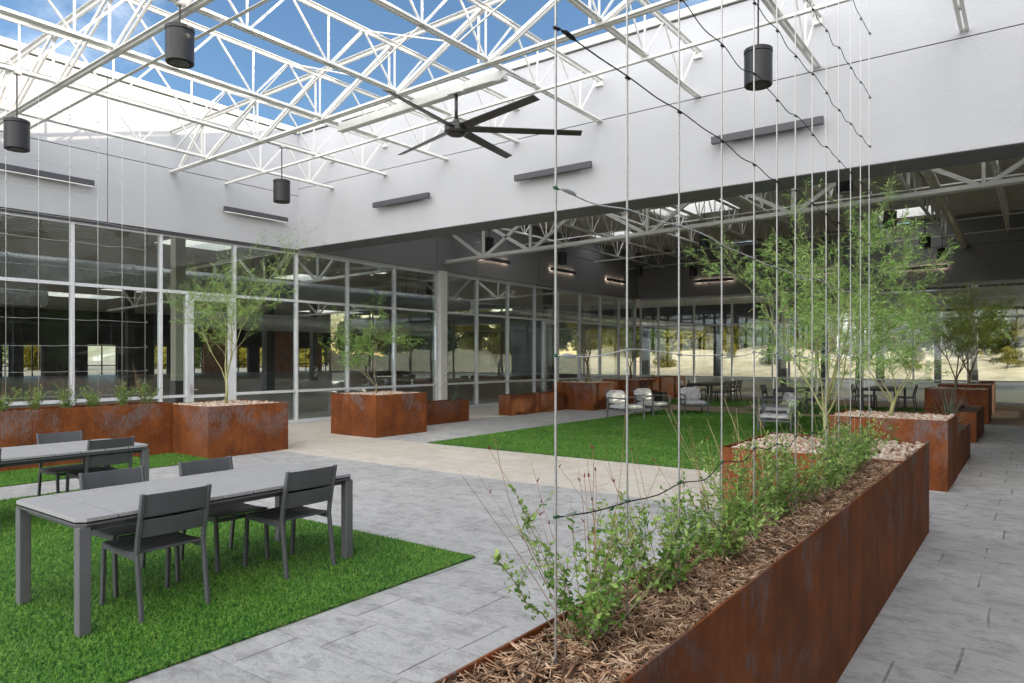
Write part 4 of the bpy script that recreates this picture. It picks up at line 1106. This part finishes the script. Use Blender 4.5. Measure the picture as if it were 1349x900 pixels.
# ------------------------------------------------------------------ trellis cables
def trellis(x, ys, z0, ztop, levels, first_end, tagword, rad, group, ropeg, seed, labels_v, mats):
    for i, y in enumerate(ys):
        t = thing('trellis_cable', (x, y, z0), labels_v[i], 'cable', group)
        obj('wire', MB().tube([(x, y, z0), (x, y, ztop)], rad, 6), M['cable'], t, smooth=True)
        obj('ground_anchor', MB().tube([(x, y, z0-.01), (x, y, z0+.05)], rad*1.3, 6), M['dark_alu'], t)
    rng = random.Random(seed)
    for k, z in enumerate(levels):
        m, lab, sag, drop = mats[k]
        t = thing('cross_line', (x, ys[0], z), lab, 'cable', ropeg)
        pts = []; o = .010
        for i, y in enumerate(ys):
            zz = z + rng.uniform(-.012, .012) + (drop[i] if drop and i < len(drop) else 0)
            pts.append(Vector((x + o*.9, y, zz)))
            if i < len(ys) - 1: pts.append(Vector((x + o + rng.uniform(-.01,.01), (y+ys[i+1])/2, zz - sag*rng.uniform(.3,1.2))))
        # smooth the polyline
        sm = [pts[0]]
        for a in range(len(pts)-1):
            p0, p1, p2, p3 = pts[max(a-1,0)], pts[a], pts[a+1], pts[min(a+2, len(pts)-1)]
            for s in (.25,.5,.75,1.):
                sm.append(.5*((2*p1) + (p2-p0)*s + (2*p0-5*p1+4*p2-p3)*s*s + (3*p1-p0-3*p2+p3)*s**3))
        obj('rope', MB().tube(sm, rad*.62, 6), M[m], t, smooth=True)
        for i, y in enumerate(ys):
            p = pts[2*i]
            obj('clip', MB().tube([(x, y-.010, p.z), (x+.004, y+.010, p.z)], rad*1.35, 6), M['clip_green'] if k < 3 else M['rope_black'], t)
        p = pts[0]
        obj('end_fitting', MB().tube([(x+.006, p.y+.02, p.z), (x+.01, p.y+.035, p.z), (x+.01, p.y+.075, p.z-.002), (x+.01, p.y+.09, p.z-.003)], [rad*.8, rad*1.9, rad*1.9, rad*.8], 8), M['turnbuckle'] if k < 3 else M['rope_black'], t)
        p = pts[-1]
        obj('end_loop', MB().tube([p, p+Vector((0,.02,-.008)), p+Vector((0,.035,.004)), p+Vector((0,.03,.018)), p+Vector((0,.016,.01))], rad*.7, 6), M['turnbuckle'], t)
TY = [1.66, 2.09, 2.51, 2.96, 3.39, 3.76, 4.11, 4.48, 4.83, 5.19, 5.57, 5.93, 6.28]
vl = ['thick near trellis cable beside the closest shrub'] + ['vertical trellis cable over the foreground planter, %s from the camera' % ORD[i] for i in range(1, 12)] + ['last vertical trellis cable, at the far end of the foreground planter']
hl = [('rope_black', 'slack dark line low in the foreground, reaching to the pebbles', .03, [0, -.035, -.02, 0, .0]), ('cable', 'pale steel cross line at eye height in front of the rear glazing', .006, None),
      ('cable', 'grey cross line passing below the header wall edge', .008, [0, .03, .02]), ('rope_black', 'black drip line knotted to the nearest cable under the sky', .022, None), ('rope_black', 'black drip line crossing the right hanging lamp', .028, None),
      ('rope_black', 'black drip line with hooked end, starting just right of the hanging lamp', .022, None), ('rope_black', 'upper black drip line near the right joist foot', .02, None), ('rope_black', 'topmost black drip line at the upper right', .02, None)]
trellis(-1.08, TY, .86, 6.15, [1.31, 1.765, 2.215, 2.67, 3.09, 3.44, 3.85, 4.35], None, '', .0036, 'vertical trellis cables over the foreground planter', 'horizontal lines tied to the foreground trellis', 3, vl, hl)
LY = [3.6, 4.15, 4.6, 5.06, 5.5, 5.9, 6.3]
lvl = [1.10, 1.52, 1.94, 2.38, 2.82, 3.25, 3.69, 4.07, 4.50, 4.93, 5.36, 5.8]
trellis(-12.95, LY, .86, 6.2, lvl, None, '', .0036, 'vertical trellis cables over the left planter', 'horizontal lines of the left trellis', 9,
    ['thin vertical cable over the left planter, ' + s for s in ('nearest the left picture edge', 'second from the left', 'third from the left', 'in the middle', 'third from the square planter', 'second from the square planter', 'nearest the square planter')],
    [('cable', 'thin horizontal line of the left trellis, %s up from the shrubs' % ORD[i], .006, None) for i in range(12)])

# ------------------------------------------------------------------ dining furniture
def dining_table():
    t = thing('dining_table', (0,0,0), '', 'table', 'grey slatted dining tables')
    hx, hy, z = .52, 1.10, .735
    n = 9; c = .05; top_f = MB(); sl_ = MB()
    # rim with chamfered corners
    poly_o = [(-hx+c,-hy),(hx-c,-hy),(hx,-hy+c),(hx,hy-c),(hx-c,hy),(-hx+c,hy),(-hx,hy-c),(-hx,-hy+c)]
    rim = MB().prism(poly_o, 'z', z-.052, z-.036)
    top = obj('table_top', rim, M['dark_alu'], t, bevel=.003)
    # slats: thin plates with gaps, running across
    L = 2*hy; w = L/n
    for i in range(n):
        y0 = -hy + i*w + (.0 if i == 0 else .006); y1 = -hy + (i+1)*w - (.0 if i == n-1 else .006)
        if i == 0: poly = [(-hx+c,y0),(hx-c,y0),(hx,y0+c),(hx,y1),(-hx,y1),(-hx,y0+c)]
        elif i == n-1: poly = [(-hx,y0),(hx,y0),(hx,y1-c),(hx-c,y1),(-hx+c,y1),(-hx,y1-c)]
        else: poly = [(-hx,y0),(hx,y0),(hx,y1),(-hx,y1)]
        obj('slat', MB().prism(poly, 'z', z-.024, z), M['table_slat'], top, bevel=.0015)
    ap = MB(); a = .05
    ap.box(-hx+a, -hx+a+.025, -hy+.1, hy-.1, z-.09, z-.053).box(hx-a-.025, hx-a, -hy+.1, hy-.1, z-.09, z-.053).box(-hx+.1, hx-.1, -hy+a, -hy+a+.025, z-.09, z-.053).box(-hx+.1, hx-.1, hy-a-.025, hy-a, z-.09, z-.053)
    ap.box(-.03, .03, -hy+.06, hy-.06, z-.035, z-.0245).box(-hx+.03, -hx+.08, -hy+.06, hy-.06, z-.035, z-.0245).box(hx-.08, hx-.03, -hy+.06, hy-.06, z-.035, z-.0245)
    obj('apron', ap, M['dark_alu'], t)
    for sx in (-1, 1):
        for sy_ in (-1, 1):
            x, y = sx*(hx-.045), sy_*(hy-.045)
            obj('leg', MB().prism([(x-.037, y-.037), (x+.037, y-.037), (x+.037, y+.037), (x-.037, y+.037)], 'z', .0, z-.053), M['table_leg'], t, bevel=.005)
    return t
def dining_chair():
    """faces +X; origin at the seat centre on the floor"""
    t = thing('dining_chair', (0,0,0), '', 'chair', 'charcoal slatted dining chairs')
    m = M['dark_alu']; hw = .245
    for s in (-1, 1):
        obj('leg', MB().bar((.262, s*(hw-.015), 0), (.235, s*(hw-.015), .425), .026, .036, (1,0,0)), m, t, bevel=.004)
        # rear leg runs up into the back post with a bend
        mb = MB(); pr = [(-.30, 0), (-.235, .44), (-.245, .52), (-.315, .845)]; wd = .036
        poly = [(x-.018, z) for x, z in pr] + [(x+.018, z) for x, z in pr[::-1]]
        mb.prism(poly, 'y', s*(hw-.002) - (.026 if s > 0 else 0), s*(hw-.002) + (.026 if s < 0 else 0))
        obj('leg', mb, m, t, bevel=.004)
        obj('side_rail', MB().bar((-.225, s*(hw-.015), .415), (.24, s*(hw-.015), .425), .022, .034), m, t)
    seat = obj('seat', MB().box(.235, .262, -hw+.03, hw-.03, .405, .435), m, t)
    for i in range(7):
        x0 = -.222 + i*.0685; zc = .438 - .010*math.sin(math.pi*(i+.5)/7)
        obj('slat', MB().prism([(x0, zc), (x0+.062, zc - .002*(i-3)*-1), (x0+.062, zc+.014), (x0, zc+.014)], 'y', -hw+.004, hw-.004), m, seat, bevel=.002)
    for z0, z1 in ((.545, .665), (.685, .838)):
        f = lambda z: -.245 - .07*(z-.52)/.325
        mb = MB(); vv = []
        for y in (-hw+.024, -.12, 0, .12, hw-.024):
            bw = -.016*math.cos(math.pi*y/(2*hw))
            for (dz, dx) in ((z0, .0), (z0, .016), (z1, .016), (z1, .0)): vv.append((f(dz)-.004+dx+bw, y, dz))
        ff = []
        for i in range(4):
            for k in range(4): ff.append((i*4+k, i*4+(k+1)%4, i*4+4+(k+1)%4, i*4+4+k))
        ff += [(3,2,1,0), (16,17,18,19)]
        obj('back_panel', mb.add(vv, ff), m, t, bevel=.002)
    return t
tb = dining_table()
TP = [((-5.265, 3.0), 0, 'grey slatted dining table nearest the camera, on bright turf'), ((-8.72, 2.95), 0, 'grey slatted dining table by the long left planter, cut by the picture edge'),
      ((-10.3, 26.9), 0, 'dark dining table with chairs before the rear glazing, left of the tree'), ((-6.3, 23.9), R(8), 'dark dining table behind the lounge chairs on the right'), ((-4.1, 26.5), 0, 'dark dining table seen between the tree trunks')]
for i, ((x, y), rz, lb) in enumerate(TP):
    o = tb if i == 0 else dup(tb)
    o.location = (x, y, .012); o.rotation_euler = (0,0,rz); o['label'] = lb
ch = dining_chair()
CP = [(-4.99, 2.49, 180, 'charcoal slatted chair in front of the near table, closest to the camera'), (-5.0, 3.61, 180, 'charcoal slatted chair at the right front end of the near table'),
      (-5.60, 2.62, 0, 'charcoal chair on the far side of the near table, left one'), (-5.55, 3.38, 0, 'charcoal chair on the far side of the near table, right one, seat showing'),
      (-8.52, 3.63, 180, 'dark chair in front of the left table, its back to the camera'), (-9.08, 3.56, 0, 'grey-backed chair on the far side of the left table'), (-8.50, 2.34, 180, 'dark chair at the left picture edge, only a sliver showing'),
      (-9.65, 26.2, 180, 'dark chair at the rear table, nearest of three on its right side'), (-9.65, 26.9, 180, 'dark chair at the rear table, middle of three on its right side'), (-9.65, 27.6, 180, 'dark chair at the rear table, last of three on its right side'),
      (-10.95, 26.3, 0, 'dark chair on the left side of the rear table, nearer one'), (-10.95, 27.3, 0, 'dark chair on the left side of the rear table, farther one'),
      (-6.95, 23.7, 0, 'dark chair on the left of the table behind the lounge chairs'), (-5.7, 23.5, 180, 'dark chair on the right of the table behind the lounge chairs'),
      (-4.7, 26.1, 0, 'dark chair at the table between the tree trunks, nearer on the left side'), (-4.7, 27.0, 0, 'dark chair at the table between the tree trunks, farther on the left side'), (-3.45, 26.4, 180, 'dark chair at the table between the tree trunks, on its right side')]
for i, (x, y, rz, lb) in enumerate(CP):
    o = ch if i == 0 else dup(ch)
    o.location = (x, y, .012); o.rotation_euler = (0,0,R(rz)); o['label'] = lb

def recolour(root, m):
    for c in root.children_recursive:
        if c.type == 'MESH' and c.material_slots:
            c.material_slots[0].link = 'OBJECT'; c.material_slots[0].material = m
for o in list(bpy.data.objects):
    if o.type == 'EMPTY' and o.name.startswith(('dining_chair', 'dining_table')) and o.location.y > 20: recolour(o, M['black_alu'])
# ------------------------------------------------------------------ lounge chairs
def soft_box(cx_, cy_, cz_, sx, sy_, sz, seed, tilt=0):
    import bmesh
    rng = random.Random(seed); b = bmesh.new(); bmesh.ops.create_cube(b, size=1)
    bmesh.ops.subdivide_edges(b, edges=b.edges[:], cuts=5, use_grid_fill=True)
    mb = MB(); vv = []
    for v in b.verts:
        p = v.co.copy()
        ex = (1 - (2*p.x)**10) * (1 - (2*p.y)**10); ez = (1-(2*p.z)**8)
        q = Vector((p.x*sx*(.94+.06*ez), p.y*sy_*(.94+.06*ez), p.z*sz*(.80 + .20*ex)))
        q += Vector((rng.gauss(0,.005), rng.gauss(0,.005), rng.gauss(0,.008)))
        ct, st_ = math.cos(tilt), math.sin(tilt)
        vv.append((cx_ + q.x*ct + q.z*st_, cy_ + q.y, cz_ - q.x*st_ + q.z*ct))
    b.verts.index_update()
    ff = [[v.index for v in f.verts] for f in b.faces]; b.free()
    return mb.add(vv, ff)
def lounge():
    t = thing('lounge_chair', (0,0,0), '', 'armchair', 'grey lounge chairs with plastic wrapped cushions')
    m = M['lounge_frame']; hw = .38
    for s in (-1, 1):
        y = s*(hw-.02)
        obj('leg', MB().box(.33, .375, y-.018, y+.018, 0, .56), m, t, bevel=.004); obj('leg', MB().box(-.40, -.355, y-.018, y+.018, 0, .60), m, t, bevel=.004)
        obj('armrest', MB().bar((-.42, y, .585), (.40, y, .575), .05, .03), m, t, bevel=.006)
        obj('side_rail', MB().box(-.354, .329, y-.014, y+.014, .22, .265), m, t)
    obj('seat_frame', MB().box(.335, .37, -hw+.04, hw-.04, .215, .265).box(-.395, -.36, -hw+.04, hw-.04, .215, .265).box(-.359, .334, -hw+.04, hw-.04, .25, .262), m, t)
    bf = MB()
    for s in (-1, 1): bf.bar((-.36, s*.30, .25), (-.52, s*.30, .74), .03, .03)
    bf.bar((-.52, -.30, .74), (-.52, .30, .74), .03, .03).bar((-.45, -.30, .53), (-.45, .30, .53), .02, .06)
    obj('back_frame', bf, m, t)
    obj('seat_cushion', soft_box(.0, 0, .335, .70, .66, .13, 5), M['cushion'], t, smooth=True)
    obj('back_cushion', soft_box(-.375, 0, .585, .13, .64, .40, 6, -.30), M['cushion'], t, smooth=True)
    return t
lc = lounge()
for i, (x, y, dx, dy, lb) in enumerate([(-9.42, 18.15, .95, -.3, 'lounge chair with plastic wrapped grey cushions, leftmost on the lawn'), (-9.35, 19.75, .95, -.3, 'lounge chair with wrapped cushions, just right of the leftmost one'),
        (-8.62, 21.15, .6, -.8, 'lounge chair facing the camera at the far edge of the lawn'), (-5.0, 17.4, -1, -.1, 'lounge chair seen from its side, beside the pebble planter tree'), (-5.75, 19.7, -.9, -.5, 'lounge chair partly hidden behind the side-on one')]):
    o = lc if i == 0 else dup(lc)
    o.location = (x, y, .012); o.rotation_euler = (0,0,math.atan2(dy, dx)); o['label'] = lb
tag(obj('side_box', MB().box(-11.5, -11.1, 24.3, 24.7, .005, .42).box(-11.52, -11.08, 24.28, 24.72, .421, .45), M['lamp_black'], bevel=.01), 'small black box on the floor by the far planters', 'box')
